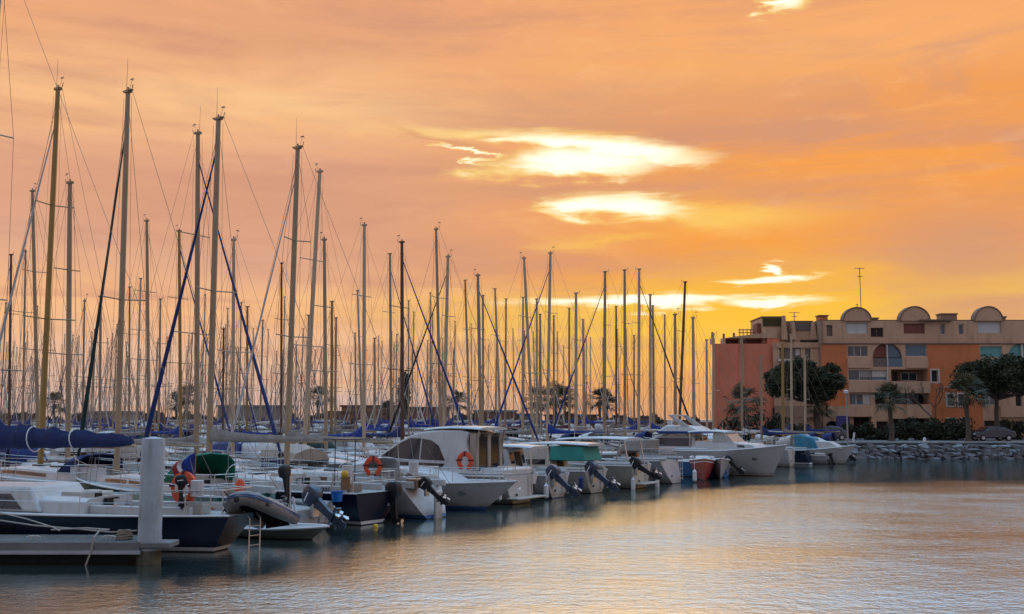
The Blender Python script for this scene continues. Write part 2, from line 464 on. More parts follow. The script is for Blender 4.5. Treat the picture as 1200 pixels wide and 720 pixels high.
def facade(x0, x1, z0, z1, y, ops, material, parent, depth=.5, back=None):
    """A wall with real recessed openings. ops: (x0,x1,z0,z1). Returns the wall part."""
    xs = sorted({x0, x1, *[v for o in ops for v in o[:2]]}); zs = sorted({z0, z1, *[v for o in ops for v in o[2:4]]})
    b = MB()
    for i in range(len(xs) - 1):
        for j in range(len(zs) - 1):
            cx, cz = (xs[i] + xs[i + 1]) / 2, (zs[j] + zs[j + 1]) / 2
            if any(o[0] < cx < o[1] and o[2] < cz < o[3] for o in ops): continue
            b.add([(xs[i], y, zs[j]), (xs[i + 1], y, zs[j]), (xs[i + 1], y, zs[j + 1]), (xs[i], y, zs[j + 1])], [(0, 1, 2, 3)])
    for o in ops:
        a, c, e, f = o[:4]; yb = y + depth
        b.add([(a, y, e), (c, y, e), (c, y, f), (a, y, f), (a, yb, e), (c, yb, e), (c, yb, f), (a, yb, f)],
              [(0, 4, 5, 1), (1, 5, 6, 2), (2, 6, 7, 3), (3, 7, 4, 0)])
    return b.build('wall', material, parent, smooth=False)
def window(x0, x1, z0, z1, y, parent, pane=PANE, n=1, frame=FRAMEW, depth=.22, fw=.07, label=None):
    b = MB(); yy = y + depth
    b.bb(x0, x1, yy - .05, yy + .05, z0, z0 + fw); b.bb(x0, x1, yy - .05, yy + .05, z1 - fw, z1)
    for i in range(n + 1):
        xx = x0 + (x1 - x0 - fw) * i / n
        b.bb(xx, xx + fw, yy - .048, yy + .048, z0 + fw, z1 - fw)
    o = b.build('window', frame, parent, smooth=False)
    g = MB(); g.bb(x0 + .02, x1 - .02, yy + .01, yy + .03, z0 + .02, z1 - .02); g.build('pane', pane, o, smooth=False)
    if pane in (PANE, PANEB) and z1 - z0 > 1.0:
        for i in range(n):
            if R.random() < .55:
                xa_, xc_ = x0 + (x1 - x0 - fw) * i / n + fw, x0 + (x1 - x0 - fw) * (i + 1) / n; hh = (z1 - z0) * R.choice((.25, .4, .6, .85))
                bl2 = MB()
                if R.random() < .5: bl2.bb(xa_, xc_, yy - .012, yy + .004, z1 - fw - hh, z1 - fw)
                else: bl2.bb(xa_, xa_ + (xc_ - xa_) * .4, yy - .012, yy + .004, z0 + fw, z1 - fw)
                bl2.build('curtain', R.choice((CURT, SHUTG, FRAMEW)), o, smooth=False)
    if label: o['label'] = label
    return o
def slab(name, x0, x1, y0, y1, z0, z1, m, parent, bevel=.02):
    b = MB(); b.bb(x0, x1, y0, y1, z0, z1); return b.build(name, m, parent, smooth=False)
def arch_wall(x0, x1, z0, zs, z1, cx, r, y, m, parent, depth=.5):
    """Wall x0..x1, z0..z1 with a round-headed opening centred cx: jambs to zs, arch radius r."""
    b = MB(); N = 14
    arc = [(cx + r * cos(pi * i / N), zs + r * sin(pi * i / N)) for i in range(N + 1)]
    for yy in (y,):
        b.add([(x0, yy, z0), (cx - r, yy, z0), (cx - r, yy, zs), (x0, yy, zs)], [(0, 1, 2, 3)])
        b.add([(cx + r, yy, z0), (x1, yy, z0), (x1, yy, zs), (cx + r, yy, zs)], [(0, 1, 2, 3)])
        for i in range(N):
            a, c = arc[i], arc[i + 1]
            b.add([(a[0], yy, a[1]), (a[0], yy, z1), (c[0], yy, z1), (c[0], yy, c[1])], [(0, 1, 2, 3)])
        b.add([(x0, yy, zs), (cx - r, yy, zs), (cx - r, yy, z1), (x0, yy, z1)], [(0, 1, 2, 3)])
        b.add([(cx + r, yy, zs), (x1, yy, zs), (x1, yy, z1), (cx + r, yy, z1)], [(0, 1, 2, 3)])
    rim = [(cx + r, z0)] + arc + [(cx - r, z0)]
    for i in range(len(rim) - 1):
        a, c = rim[i], rim[i + 1]
        b.add([(a[0], y, a[1]), (c[0], y, c[1]), (c[0], y + depth, c[1]), (a[0], y + depth, a[1])], [(0, 1, 2, 3)])
    return b.build('wall', m, parent, smooth=False)

Y0 = BD
bl = thing('apartment_building', 'orange and beige apartment block with three round barrel gables on its roofline', 'building', (0, 0, 0))
ZG = QZ
zp = bZ(376); zt2 = bZ(403)
xa, xb_, xc, xd, xe = bX(963), bX(993), bX(1087), bX(1149), bX(1275)
# attic storey, set slightly back, with its shutters
def R4(p): return (bX(p[0]), bX(p[2]), bZ(p[3]), bZ(p[1]))
att = [(971, 381, 978, 394), (994, 378, 1020, 391), (1023, 384, 1038, 395), (1062, 379, 1087, 391), (1105, 380, 1111, 392), (1127, 380, 1133, 392), (1149, 377, 1177, 390)]
facade(xa, xe, zt2, zp, Y0 + .25, [R4(a) for a in att], BEIGE, bl)
for a, p_, n_ in zip(att, (SHUTG, SHUTW, DARKR, SHUTB, PANE, PANE, SHUTW), (1, 2, 2, 1, 1, 1, 1)):
    x0, x1, z0, z1 = R4(a); window(x0, x1, z0, z1, Y0 + .25, bl, p_, n_, FRAMEW if p_ in (PANE, SHUTW) else TRIM)
# orange panels
facade(xa, xb_, bZ(476), zt2, Y0, [], ORW, bl)
ow = [(1091, 434, 1099, 448), (1108, 462, 1116, 476), (1121, 462, 1129, 476), (1108, 491, 1116, 505), (1123, 491, 1130, 505)]
facade(xc, xd, ZG, zt2, Y0, [R4(a) for a in ow], ORW, bl)
for a in ow:
    x0, x1, z0, z1 = R4(a)
    window(x0, x1, z0, z1, Y0, bl, PANE, 1, FRAMEW, depth=.2)
    b = MB(); b.bb(x0 - .16, x1 + .16, Y0 - .06, Y0 - .005, z1, z1 + .16); b.bb(x0 - .16, x1 + .16, Y0 - .06, Y0 - .005, z0 - .14, z0)
    b.bb(x0 - .16, x0, Y0 - .058, Y0 - .005, z0, z1); b.bb(x1, x1 + .16, Y0 - .058, Y0 - .005, z0, z1); b.build('window_surround', FRAMEW, bl, smooth=False)
# beige middle bay: floor 3 (y 403-432), floor 2 (432-462), floor 1 (462-490), ground
mid = [(994, 406, 1018, 418), (1062, 404, 1087, 418), (994, 434, 1037, 446), (1044, 433, 1087, 447), (994, 462, 1019, 475), (1026, 461, 1087, 474), (1044, 491, 1087, 519), (998, 489, 1019, 519), (1022, 494, 1038, 508)]
facade(xb_, bX(1021), ZG, zt2, Y0, [R4(mid[0]), R4(mid[4]), (bX(994), bX(1021), bZ(446), bZ(434)), R4(mid[7])], BEIGE, bl, .9)
# arched double opening on floor 3
ax0, ax1 = bX(1021), bX(1061.5); acx, ar = bX(1040.5), (bX(1058) - bX(1023)) / 2
arch_wall(ax0, ax1, bZ(430), bZ(419) + .001, zt2, acx, ar * .98, Y0, BEIGE, bl, .7)
facade(ax0, bX(1044), ZG, bZ(430), Y0, [(bX(1021), bX(1040), bZ(446), bZ(434)), (bX(1024), bX(1038), bZ(474), bZ(461)), R4(mid[8])], BEIGE, bl, .9)
facade(bX(1044), xc, ZG, bZ(430), Y0, [R4(mid[3]), (bX(1044), xc, bZ(474), bZ(461)), R4(mid[6])], BEIGE, bl, 1.6)
facade(ax1, xc, bZ(430), zt2, Y0, [R4(mid[1])], BEIGE, bl, .7)
def pw(p, pane, n, frame=FRAMEW, depth=.22): x0, x1, z0, z1 = R4(p); return window(x0, x1, z0, z1, Y0, bl, pane, n, frame, depth)
pw((994, 406, 1018, 418), PANE, 3); pw((1062, 404, 1087, 418), PANEB, 1); pw((994, 434, 1021, 446), PANE, 2); pw((1021, 434, 1039.5, 446), PANEB, 1)
pw((994, 462, 1019, 475), PANEB, 3); pw((1061, 436, 1080, 446), PANE, 2, FRAMEW, 1.5); pw((1051, 435, 1058, 447), DARKR, 1, TRIM, 1.5)
pw((1046, 462, 1087, 474), PANE, 4, TRIM, 1.5); pw((1046, 491, 1087, 519), DARKR, 3, TRIM, 1.5); pw((998, 489, 1019, 519), DARKR, 2, TRIM, .85); pw((1022, 494, 1038, 508), DARKR, 1, TRIM, .3)
pw((1024, 461, 1038, 474), DARKR, 1, TRIM, .8)
# half arches: brown shutter on the left, blue film on the right, grey balustrades under
for sgn, m_, lab in ((-1, SHUTB, 'brown quarter-round shutter'), (1, PANEB, 'blue quarter-round pane')):
    b = MB(); pts = [(acx + sgn * .06, bZ(419))] + [(acx + sgn * max(.06, ar * .96 * sin(pi / 2 * i / 8)), bZ(419) + ar * .96 * cos(pi / 2 * i / 8)) for i in range(9)]
    if sgn < 0: pts = pts[::-1]
    b.add([(x, Y0 + .3, z) for x, z in pts], [tuple(range(len(pts)))]); o = b.build('arched_pane', m_, bl, smooth=False); o['label'] = lab
    slab('balustrade_panel', acx + sgn * .06, acx + sgn * ar * .97, Y0 + .05, Y0 + .1, bZ(430), bZ(420), SHUTG if sgn < 0 else PANEB, bl)
slab('mullion', acx - .06, acx + .06, Y0 - .03, Y0 + .32, bZ(430), bZ(404), FRAMEW, bl)
slab('downpipe', bX(1038.8), bX(1040.2), Y0 - .12, Y0 - .01, bZ(488), bZ(430.2), FRAMEW, bl)
# string course and balcony fronts
slab('string_course', xa, xe, Y0 - .10, Y0 - .004, bZ(403.6), bZ(402.2), TRIM, bl)
for (x0, y0, x1, y1, pr) in ((993.5, 447, 1038, 460, .35), (1041, 447.5, 1087, 461, .55), (1058, 474.5, 1087, 490, .55), (968, 476, 1020, 488.5, .7), (993.5, 419, 1020, 431.5, .2), (1062, 419, 1087, 431.5, .2)):
    slab('balcony', bX(x0), bX(x1), Y0 - pr, Y0 - .004, bZ(y1), bZ(y0), BEIGE, bl)
# ground floor left: arch and piers
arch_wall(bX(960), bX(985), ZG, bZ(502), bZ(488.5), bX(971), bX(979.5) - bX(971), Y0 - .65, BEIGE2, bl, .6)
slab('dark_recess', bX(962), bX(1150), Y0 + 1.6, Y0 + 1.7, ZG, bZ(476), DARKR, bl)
slab('pillar', bX(1016.5), bX(1022), Y0 - .62, Y0 - .02, ZG, bZ(488.6), BEIGE, bl); slab('pillar', bX(1038.5), bX(1042), Y0 - .42, Y0 - .02, ZG, bZ(488), BEIGE, bl)
# right bay
rb = [(1149.5, 406, 1176, 419), (1205, 406, 1230, 419), (1150, 434, 1176, 447), (1149, 462, 1168, 475), (1188, 461, 1196, 480), (1150, 493, 1176, 519), (1206, 434, 1236, 448), (1206, 462, 1236, 476)]
a2x, a2r = bX(1199), (bX(1216) - bX(1182)) / 2
facade(xd, bX(1179), ZG, zt2, Y0, [R4(rb[i]) for i in (0, 2, 3, 5)], BEIGE, bl, .6)
arch_wall(bX(1179), bX(1219), bZ(430), bZ(419) + .001, zt2, a2x, a2r, Y0, BEIGE, bl, .7)
facade(bX(1179), bX(1219), ZG, bZ(430), Y0, [R4(rb[4])], BEIGE, bl, .6)
facade(bX(1219), xe, ZG, zt2, Y0, [], BEIGE, bl)
pw(rb[0], PANET, 1); pw(rb[2], PANE, 3); pw(rb[3], PANE, 2); pw(rb[4], DARKR, 1); pw(rb[5], DARKR, 2, TRIM)
b = MB(); pts = [(a2x + a2r * .97 * cos(pi * i / 16), bZ(419) + a2r * .97 * sin(pi * i / 16)) for i in range(17)]
b.add([(x, Y0 + .3, z) for x, z in pts], [tuple(range(17))]); b.build('arched_pane', PANET, bl, smooth=False)
slab('mullion', a2x - .09, a2x + .05, Y0 - .03, Y0 + .32, bZ(430), bZ(404), FRAMEW, bl)
slab('balustrade_panel', a2x - a2r, a2x + a2r, Y0 + .05, Y0 + .1, bZ(430), bZ(420), PANET, bl)
for (x0, y0, x1, y1, pr) in ((1149.5, 447, 1179, 460, .4), (1168, 476, 1219, 489, .5)):
    slab('balcony', bX(x0), bX(x1), Y0 - pr, Y0 - .004, bZ(y1), bZ(y0), BEIGE, bl)
# body, roof and gables
slab('rear_block', xa + .01, xe, Y0 + 1.75, Y0 + 13, ZG, zp - .03, BEIGE2, bl)
slab('roof_slab', xa, xe, Y0 + .26, Y0 + 13, zp, zp + .12, TRIM, bl)
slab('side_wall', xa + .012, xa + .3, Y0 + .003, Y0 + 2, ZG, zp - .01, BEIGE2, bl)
def gable(cx, r, top):
    b = MB(); c = bX(cx); rr = bX(cx + r) - c; zb = zp; N = 18
    prof = [(c + rr, bZ(392))] + [(c + rr * cos(pi * i / N), zb + (bZ(top) - zb) * sin(pi * i / N)) for i in range(N + 1)] + [(c - rr, bZ(392))]
    prof = prof[1:-1]
    n_ = len(prof)
    b.add([(x, Y0 + .02, z) for x, z in prof] + [(x, Y0 + .9, z) for x, z in prof], [tuple(range(n_)), tuple(range(2 * n_ - 1, n_ - 1, -1))] + [(i, n_ + i, n_ + (i + 1) % n_, (i + 1) % n_) for i in range(n_)])
    b.build('barrel_gable', BEIGE, bl, angle=40)
    e = MB(); ring = lambda k, y: [(c + (rr + k) * cos(pi * i / N), y, zb + (bZ(top) - zb + k) * sin(pi * i / N)) for i in range(N + 1)]
    A, B_, C_, D_ = ring(0.0, Y0 - .06), ring(.12, Y0 - .06), ring(.12, Y0 + .98), ring(.004, Y0 + .98)
    e.loft([[p, q_, r_, s_] for p, q_, r_, s_ in zip(A, B_, C_, D_)]); e.build('gable_coping', TRIM, bl, angle=40)
gable(1007, 16, 361); gable(1075, 17, 360); gable(1162, 16, 360)
for (x0, y0, x1, y1) in ((966, 369.5, 976, 377), (1023, 372.5, 1036, 377), (1111, 367.5, 1130, 376), (1179, 371, 1188, 377)):
    slab('chimney', bX(x0), bX(x1), Y0 + 1.2, Y0 + 2.4, bZ(y1), bZ(y0), BEIGE2 if x0 != 966 else ORW, bl)
    slab('chimney_cap', bX(x0) - .1, bX(x1) + .1, Y0 + 1.1, Y0 + 2.5, bZ(y0) + .004, bZ(y0) + .14, TRIM, bl)
slab('canopy', bX(1079), bX(1118), Y0 - .35, Y0 + .24, bZ(376.2), bZ(374.8), TRIM, bl)

# the left block with the red blind wall
b2 = thing('apartment_building', 'terraced block with a red blind side wall and stepped penthouses on top', 'building', (0, 0, 0))
Y1 = Y0 + 1.2
D1 = Y1
cX = lambda px: at(px, 430, D1).x
cZ = lambda py: at(900, py, D1).z
b = MB(); kx = (Y1 + 11) / Y1 * 1.01
prw = [(cX(835), Y1), (cX(914), Y1), (cX(914) + 2, Y1 + 11), (cX(835) * kx, Y1 + 11)]
b.add([(x, y, ZG) for x, y in prw] + [(x, y, cZ(403)) for x, y in prw], [(3, 2, 1, 0), (4, 5, 6, 7)] + [(i, (i + 1) % 4, 4 + (i + 1) % 4, 4 + i) for i in range(4)])
b.build('wall', REDW, b2, smooth=False)['label'] = 'red blind wall'
# loggia parapet at the top of the red wall
for (x0, x1) in ((835, 838.5), (847.5, 851), (868, 871.5), (900, 914)):
    slab('pier', cX(x0), cX(x1), Y1 + .02, Y1 + 1.2, cZ(403) + .002, cZ(396.5), REDW if x0 > 890 else BEIGE, b2)
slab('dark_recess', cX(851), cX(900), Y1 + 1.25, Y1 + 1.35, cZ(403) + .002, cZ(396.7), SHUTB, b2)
b = MB()
pr = [(cX(851), cZ(396.4)), (cX(866), cZ(394)), (cX(897), cZ(390.5)), (cX(897), cZ(386)), (cX(912), cZ(386)), (cX(912), cZ(396.4))]
n_ = len(pr); b.add([(x, Y1 - .05, z) for x, z in pr] + [(x, Y1 + 1.6, z) for x, z in pr], [tuple(range(n_ - 1, -1, -1)), tuple(range(n_, 2 * n_))] + [(i, (i + 1) % n_, n_ + (i + 1) % n_, n_ + i) for i in range(n_)])
b.build('parapet', BEIGE, b2, smooth=False)
for px_, top in ((836.5, 389), (850, 391), (862, 390)):
    slab('chimney', cX(px_ - 1), cX(px_ + 1), Y1 + .3, Y1 + .6, cZ(403) if px_ < 840 else cZ(397), cZ(top), TRIM, b2)
# main beige part 905-963
facade(cX(905), xa - .01, ZG, cZ(402), Y1 - .4, [(cX(913), cX(938), cZ(421), cZ(408.5)), (cX(943), cX(949), cZ(421), cZ(409.5)), (cX(912), cX(936), cZ(450), cZ(436)), (cX(940), cX(958), cZ(474), cZ(461))], BEIGE, b2, .6)
for (x0, y0, x1, y1, n_) in ((913, 408.5, 938, 421, 4), (943, 409.5, 949, 421, 1), (912, 436, 936, 450, 3), (940, 461, 958, 474, 2)):
    window(cX(x0), cX(x1), cZ(y1), cZ(y0), Y1 - .4, b2, PANE, n_, TRIM)
slab('balcony', cX(910), cX(940), Y1 - .75, Y1 - .404, cZ(424), cZ(421.4), FRAMEW, b2)
slab('balcony', cX(905), cX(962), Y1 - 1.0, Y1 - .404, cZ(489), cZ(476), BEIGE2, b2)
slab('parapet', cX(909), cX(961), Y1 - .55, Y1 + 4, cZ(408), cZ(402) + .004, BEIGE, b2)
slab('dark_recess', cX(939), cX(961), Y1 - .2, Y1 + .1, cZ(402) + .01, cZ(398.6), DARKR, b2)
slab('penthouse', cX(896), cX(922), Y1 + .6, Y1 + 6, cZ(402), cZ(371.5), BEIGE, b2)
slab('dark_recess', cX(897), cX(919), Y1 + .5, Y1 + .597, cZ(382), cZ(372.5), mat('moss_green_slats', (.07, .05, .012), .9, var=.3), b2)
slab('penthouse', cX(932), cX(956), Y1 + .9, Y1 + 6, cZ(402), cZ(376.5), BEIGE, b2)
slab('dark_recess', cX(933), cX(955), Y1 + .8, Y1 + .897, cZ(387), cZ(378), SHUTG, b2)
for (x0, x1) in ((931, 933), (954.5, 957), (919, 922.5)):
    b = MB(); zt_ = cZ(370 if x0 < 925 else 377)
    pr = [(cX(x0), zt_), (cX(x1), zt_), (cX(x1 + 2), cZ(398)), (cX(x0 - 2), cZ(398))]
    b.add([(x, Y1 + .1, z) for x, z in pr] + [(x, Y1 + 1.5, z) for x, z in pr], [(0, 3, 2, 1), (4, 5, 6, 7), (0, 1, 5, 4), (1, 2, 6, 5), (2, 3, 7, 6), (3, 0, 4, 7)]); b.build('buttress', BEIGE, b2, smooth=False)
slab('penthouse', cX(923), cX(931), Y1 + 1.4, Y1 + 5, cZ(402), cZ(375), BEIGE2, b2)
slab('roof_slab', cX(895), cX(922.5), Y1 + .45, Y1 + 6.1, cZ(371.4), cZ(370.4), TRIM, b2); slab('roof_slab', cX(931), cX(957), Y1 + .7, Y1 + 6.1, cZ(376.4), cZ(375.4), TRIM, b2)
b = MB()
for px_ in (875, 879, 884, 888, 892): b.tube([(cX(px_), Y1 + 3, cZ(394)), (cX(px_), Y1 + 3, cZ(383))], .05)
for py_ in (384, 387.5): b.tube([(cX(873.5), Y1 + 3, cZ(py_)), (cX(893), Y1 + 3, cZ(py_))], .06)
b.build('roof_railing', TRIM, b2)
slab('penthouse', cX(891), cX(896), Y1 + 1, Y1 + 3, cZ(393), cZ(378), SHUTB, b2)
# arcade of the left block
for (cx, x0, x1) in ((944, 930, 958), (916, 905, 930)):
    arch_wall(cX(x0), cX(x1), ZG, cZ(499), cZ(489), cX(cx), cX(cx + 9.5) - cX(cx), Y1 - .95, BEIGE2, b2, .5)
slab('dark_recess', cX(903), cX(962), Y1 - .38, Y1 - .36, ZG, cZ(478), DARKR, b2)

def antenna(px, top, base, Ya, label, arms):
    o = thing('roof_antenna', label, 'antenna', at(px, base, Ya))
    h = at(px, top, Ya).z - at(px, base, Ya).z
    b = MB(); b.tube([(0, 0, 0), (0, 0, h)], .045); b.build('pole', WIRE, o)
    b = MB()
    for fz, wd in arms:
        b.tube([(-wd, 0, h * fz), (wd, 0, h * fz)], .03)
        for i in range(5): b.tube([(-wd + wd * .5 * i, -.25, h * fz), (-wd + wd * .5 * i, .25, h * fz)], .018, 4)
    b.build('aerial', WIRE, o)
antenna(1009, 314, 361, Y0 + 4, 'tall thin television antenna on the first round gable', ((.985, .55), (.78, .3)))
antenna(931, 366, 376, Y1 + 3, 'small television aerial on the stepped penthouse roof', ((.95, .6), (.5, .3)))
antenna(1004.5, 356.5, 361, Y0 + 1, 'stubby vent pipe left of the tall antenna', ((.9, .08),))

# ------------------------------------------------------------------ trees
LEAFP = mat('pine_needles', (.038, .044, .013), .85, var=.6, scale=.9)
LEAFD = mat('dark_evergreen_leaves', (.032, .037, .014), .85, var=.45, scale=.6)
PALMG = mat('palm_fronds', (.07, .068, .022), .7, var=.4, scale=1)
PALMD = mat('dry_palm_skirt', (.11, .08, .04), .9, var=.3)
BARK = mat('grey_bark', (.10, .075, .055), .95, var=.3, scale=4, bump=.6, bscale=12)
def leaves(mb, c, rad, n, size, rnd, flat=.8):
    for _ in range(n):
        while True:
            p = Vector((rnd.uniform(-1, 1), rnd.uniform(-1, 1), rnd.uniform(-1, 1)))
            if p.length < 1: break
        p = Vector(c) + Vector((p.x * rad, p.y * rad, p.z * rad * flat))
        a = Vector((rnd.uniform(-1, 1), rnd.uniform(-1, 1), rnd.uniform(-1, 1))).normalized()
        d = a.cross(Vector((rnd.uniform(-1, 1), rnd.uniform(-1, 1), rnd.uniform(-1, 1)))).normalized()
        s = size * rnd.uniform(.6, 1.3)
        mb.add([p - a * s, p + d * s * .45, p + a * s, p - d * s * .45], [(0, 1, 2, 3)])
def pine(px, base_py, crown, D, seed, label, trunk_px=None):
    rnd = random.Random(seed)
    b0 = at(trunk_px or px, base_py, D); b0.z = QZ
    o = thing('umbrella_pine', label, 'tree', b0)
    x0, y0, x1, y1 = crown
    c = at((x0 + x1) / 2, (y0 + y1) / 2, D) - b0; rx = (at(x1, y0, D).x - at(x0, y0, D).x) / 2; rz = (at(px, y0, D).z - at(px, y1, D).z) / 2
    crown_b, limbs = MB(), MB()
    fork = Vector((0, 0, c.z - rz * .95))
    limbs.tube([(0, 0, -.05), (.05, .05, .5), (fork.x - .1, .1, fork.z * .6), fork], [.32, .26, .22, .2], 8)
    for i in range(260):
        th = rnd.uniform(0, 2 * pi); ph = math.acos(rnd.uniform(-.75, 1)); rr = rnd.uniform(.4, 1) ** .6 * (1 + .05 * sin(3 * th + seed) + .05 * sin(7 * th + 2 * ph + seed) + rnd.uniform(-.08, .05))
        p = c + Vector((rx * rr * sin(ph) * cos(th), rx * .8 * rr * sin(ph) * sin(th), rz * rr * cos(ph) * .92))
        leaves(crown_b, p, rx * rnd.uniform(.10, .18), 100, .17, rnd, .75)
        if i % 9 == 0: limbs.tube([fork, (fork + p) / 2 + Vector((0, 0, -.25)), p], [.11, .07, .03], 5)
    limbs.build('trunk', BARK, o); crown_b.build('crown', LEAFP, o, smooth=False)
pine(942, 520, (896, 421, 986, 474), 101, 3, 'umbrella pine in front of the beige block left of the orange panel', 958)
pine(1170, 521, (1124, 416, 1232, 470), 103, 5, 'umbrella pine at the right edge of the picture hiding the orange wall', 1171)
def palm(px, base_py, top_py, D, seed, label, fl=2.0, skirt=True, base_z=QZ, wide=1.0):
    rnd = random.Random(seed)
    b0 = at(px, base_py, D); b0.z = base_z
    h = at(px, top_py, D).z - base_z - fl * .45
    o = thing('palm_tree', label, 'tree', b0, group='palms along the shore')
    t = MB(); N = 14
    t.tube([(0.05 * sin(i * .4), 0, h * i / N - .02) for i in range(N + 1)], [.26 * wide * (1 - .35 * i / N) * (1.06 if i % 2 else .97) + (.12 if i == 0 else 0) for i in range(N + 1)], 9); t.build('trunk', BARK, o)
    f = MB(); sk = MB()
    for i in range(46):
        th = i * 2.39996 + rnd.uniform(-.2, .2); e0 = rnd.uniform(-.6, 1.45); L = fl * rnd.uniform(.35, .75)
        d = Vector((cos(th) * cos(e0), sin(th) * cos(e0), sin(e0))); side = Vector((-sin(th), cos(th), 0)); up = side.cross(d) * -1
        p0 = Vector((0, 0, h)); p1 = p0 + d * L - Vector((0, 0, .05 * L))
        f.add([p0 - side * .025, p0 + side * .025, p1 + side * .015, p1 - side * .015], [(0, 1, 2, 3)])
        nb = 11; bl_ = fl * rnd.uniform(.45, .62); twist = rnd.uniform(-.5, .5)
        for k in range(nb):
            a = (k / (nb - 1) - .5) * 2.6
            q_ = (d * cos(a) + side * sin(a) * cos(twist) + up * sin(a) * sin(twist)).normalized()
            w_ = q_.cross(up).normalized() * bl_ * .05
            m_ = p1 + q_ * bl_ * .6; e_ = p1 + q_ * bl_ * rnd.uniform(.9, 1.08) - Vector((0, 0, bl_ * rnd.uniform(.12, .4)))
            f.add([p1, m_ - w_, e_, m_ + w_], [(0, 1, 2, 3)])
    f.build('crown', PALMG, o, smooth=False)
    if skirt:
        for i in range(60):
            th = rnd.uniform(0, 2 * pi); r0 = .25; L = fl * rnd.uniform(.25, .5); d = Vector((cos(th), sin(th), 0)); s_ = Vector((-sin(th), cos(th), 0)) * .09
            p = d * r0 + Vector((0, 0, h * rnd.uniform(.9, 1.0)))
            sk.add([p - s_, p + s_, p + d * L * .55 - Vector((0, 0, L * .8))], [(0, 1, 2)])
        sk.build('dry_skirt', PALMD, o, smooth=False)
palm(1045, 518, 459, 98, 1, 'stocky palm in front of the arched ground floor of the beige bay', 1.9)
palm(1135, 520, 452, 97, 2, 'tall palm in front of the orange panel right of the bare tree', 2.2)
palm(960, 518, 470, 100, 4, 'small palm under the umbrella pine by the ground floor arches', 1.6)
palm(872, 520, 462, 103, 6, 'bushy palm in front of the red blind wall', 2.3)
# bare deciduous tree
bt = thing('bare_tree', 'leafless crooked tree against the orange panel of the block', 'tree', Vector((at(1100, 520, 103).x, 103, QZ)))
tb, tw = MB(), MB(); rt = random.Random(9)
def grow(p, d, L, r, lev):
    e = p + d * L
    (tb if lev < 2 else tw).tube([p, (p + e) / 2 + Vector((rt.uniform(-.1, .1), 0, rt.uniform(-.05, .05))) * L, e], [r, r * .85, r * .7], 5, cap=False)
    if lev < 5:
        for _ in range(3 if lev else 2):
            grow(e, (d + Vector((rt.uniform(-.75, .75), rt.uniform(-.6, .6), rt.uniform(-.1, .5)))).normalized(), L * rt.uniform(.6, .85), r * .62, lev + 1)
grow(Vector((0, 0, 0)), Vector((-.15, 0, 1)).normalized(), 2.0, .16, 0)
tb.build('trunk', BARK, bt); tw.build('twigs', BARK, bt)
def bush(px, D, w, h, seed, label, m=LEAFD, name='bush', base=QZ):
    rnd = random.Random(seed); b0 = at(px, 515, D); b0.z = base
    b = MB()
    for i in range(26):
        p = Vector((rnd.uniform(-w / 2, w / 2), rnd.uniform(-.8, .8), rnd.uniform(.15, 1) * h * rnd.uniform(.6, .95)))
        leaves(b, p, h * .34, 70, .13 + .03 * h, rnd)
    o = b.build(name, m, smooth=False); o.location = b0
    return tag(o, label, 'bush', 'shrubs along the promenade')
bush(1070, 102, 5.0, 2.1, 1, 'dark shrub right of the stocky palm trunk')
bush(1095, 103.4, 4.6, 2.0, 2, 'dark shrub below the bare leafless tree')
bush(1118, 101.5, 4.0, 2.2, 3, 'dark shrub left of the tall palm trunk')
bush(1008, 104, 3.6, 1.7, 4, 'low shrub under the wide ground floor opening')
bush(1030, 103.2, 2.6, 1.1, 8, 'low shrub left of the stocky palm trunk')
bush(1195, 105, 4.5, 2.0, 5, 'dark shrub at the right edge behind the parked car')
bush(880, 106, 7, 2.6, 6, 'dark shrub below the red blind wall')
bush(925, 105, 4, 1.9, 7, 'dark shrub left of the umbrella pine trunk')
# street furniture on the promenade
lp = thing('street_lamp', 'slim street lamp with a white head beside the purple banner', 'street lamp', Vector((at(993.5, 515, 94).x, 94, QZ)))
hz = at(993, 462, 94).z - QZ
b = MB(); b.tube([(0, 0, 0), (0, 0, .5), (0, 0, hz)], [.11, .085, .06], 8); b.build('post', mat('lamp_post_grey', (.30, .26, .24), .5), lp)
b = MB(); b.loft([[(rr * cos(2 * pi * i / 10), rr * sin(2 * pi * i / 10), z) for i in range(10)] for rr, z in ((.1, hz), (.22, hz + .08), (.24, hz + .3), (.12, hz + .38))]); b.build('lamp_head', SHUTW, lp)
sg = thing('banner_sign', 'purple vertical banner hanging beside the round ground floor arch', 'sign', Vector((at(987.5, 505, 108).x, 108, QZ)))
b = MB(); b.bb(-.68, .68, -.05, .05, bZ(507) - QZ, bZ(487.5) - QZ); b.build('panel', mat('purple_panel', (.055, .035, .16), .6, var=.15), sg, bevel=.02)
b = MB()
for i in range(5):
    zz = bZ(490.5 + i * 3.1) - QZ
    b.bb(-.22, .22, -.06, -.052, zz - .05, zz + .05)
b.build('faded_marks', mat('faded_mark_blue', (.10, .08, .26), .6), sg, smooth=False)
b = MB(); b.tube([(-.6, .1, 0), (-.6, .1, bZ(487) - QZ)], .05); b.tube([(.6, .1, 0), (.6, .1, bZ(487) - QZ)], .05); b.build('post', WIRE, sg)
bo = MB(); bo.tube([(0, 0, 0), (.16, 0, .95)], .09, 8); o = bo.build('bollard', SHUTW); o.location = Vector((at(999.5, 517, 90).x, 90, QZ)); tag(o, 'leaning white post at the promenade edge', 'post')
bo = MB(); bo.tube([(0, 0, 0), (0, 0, .4), (0, 0, .5)], [.16, .14, .06], 8); o = bo.build('bollard', SHUTW); o.location = Vector((at(1083.5, 517, 91).x, 91, QZ)); tag(o, 'short white bollard between the two palms', 'bollard')
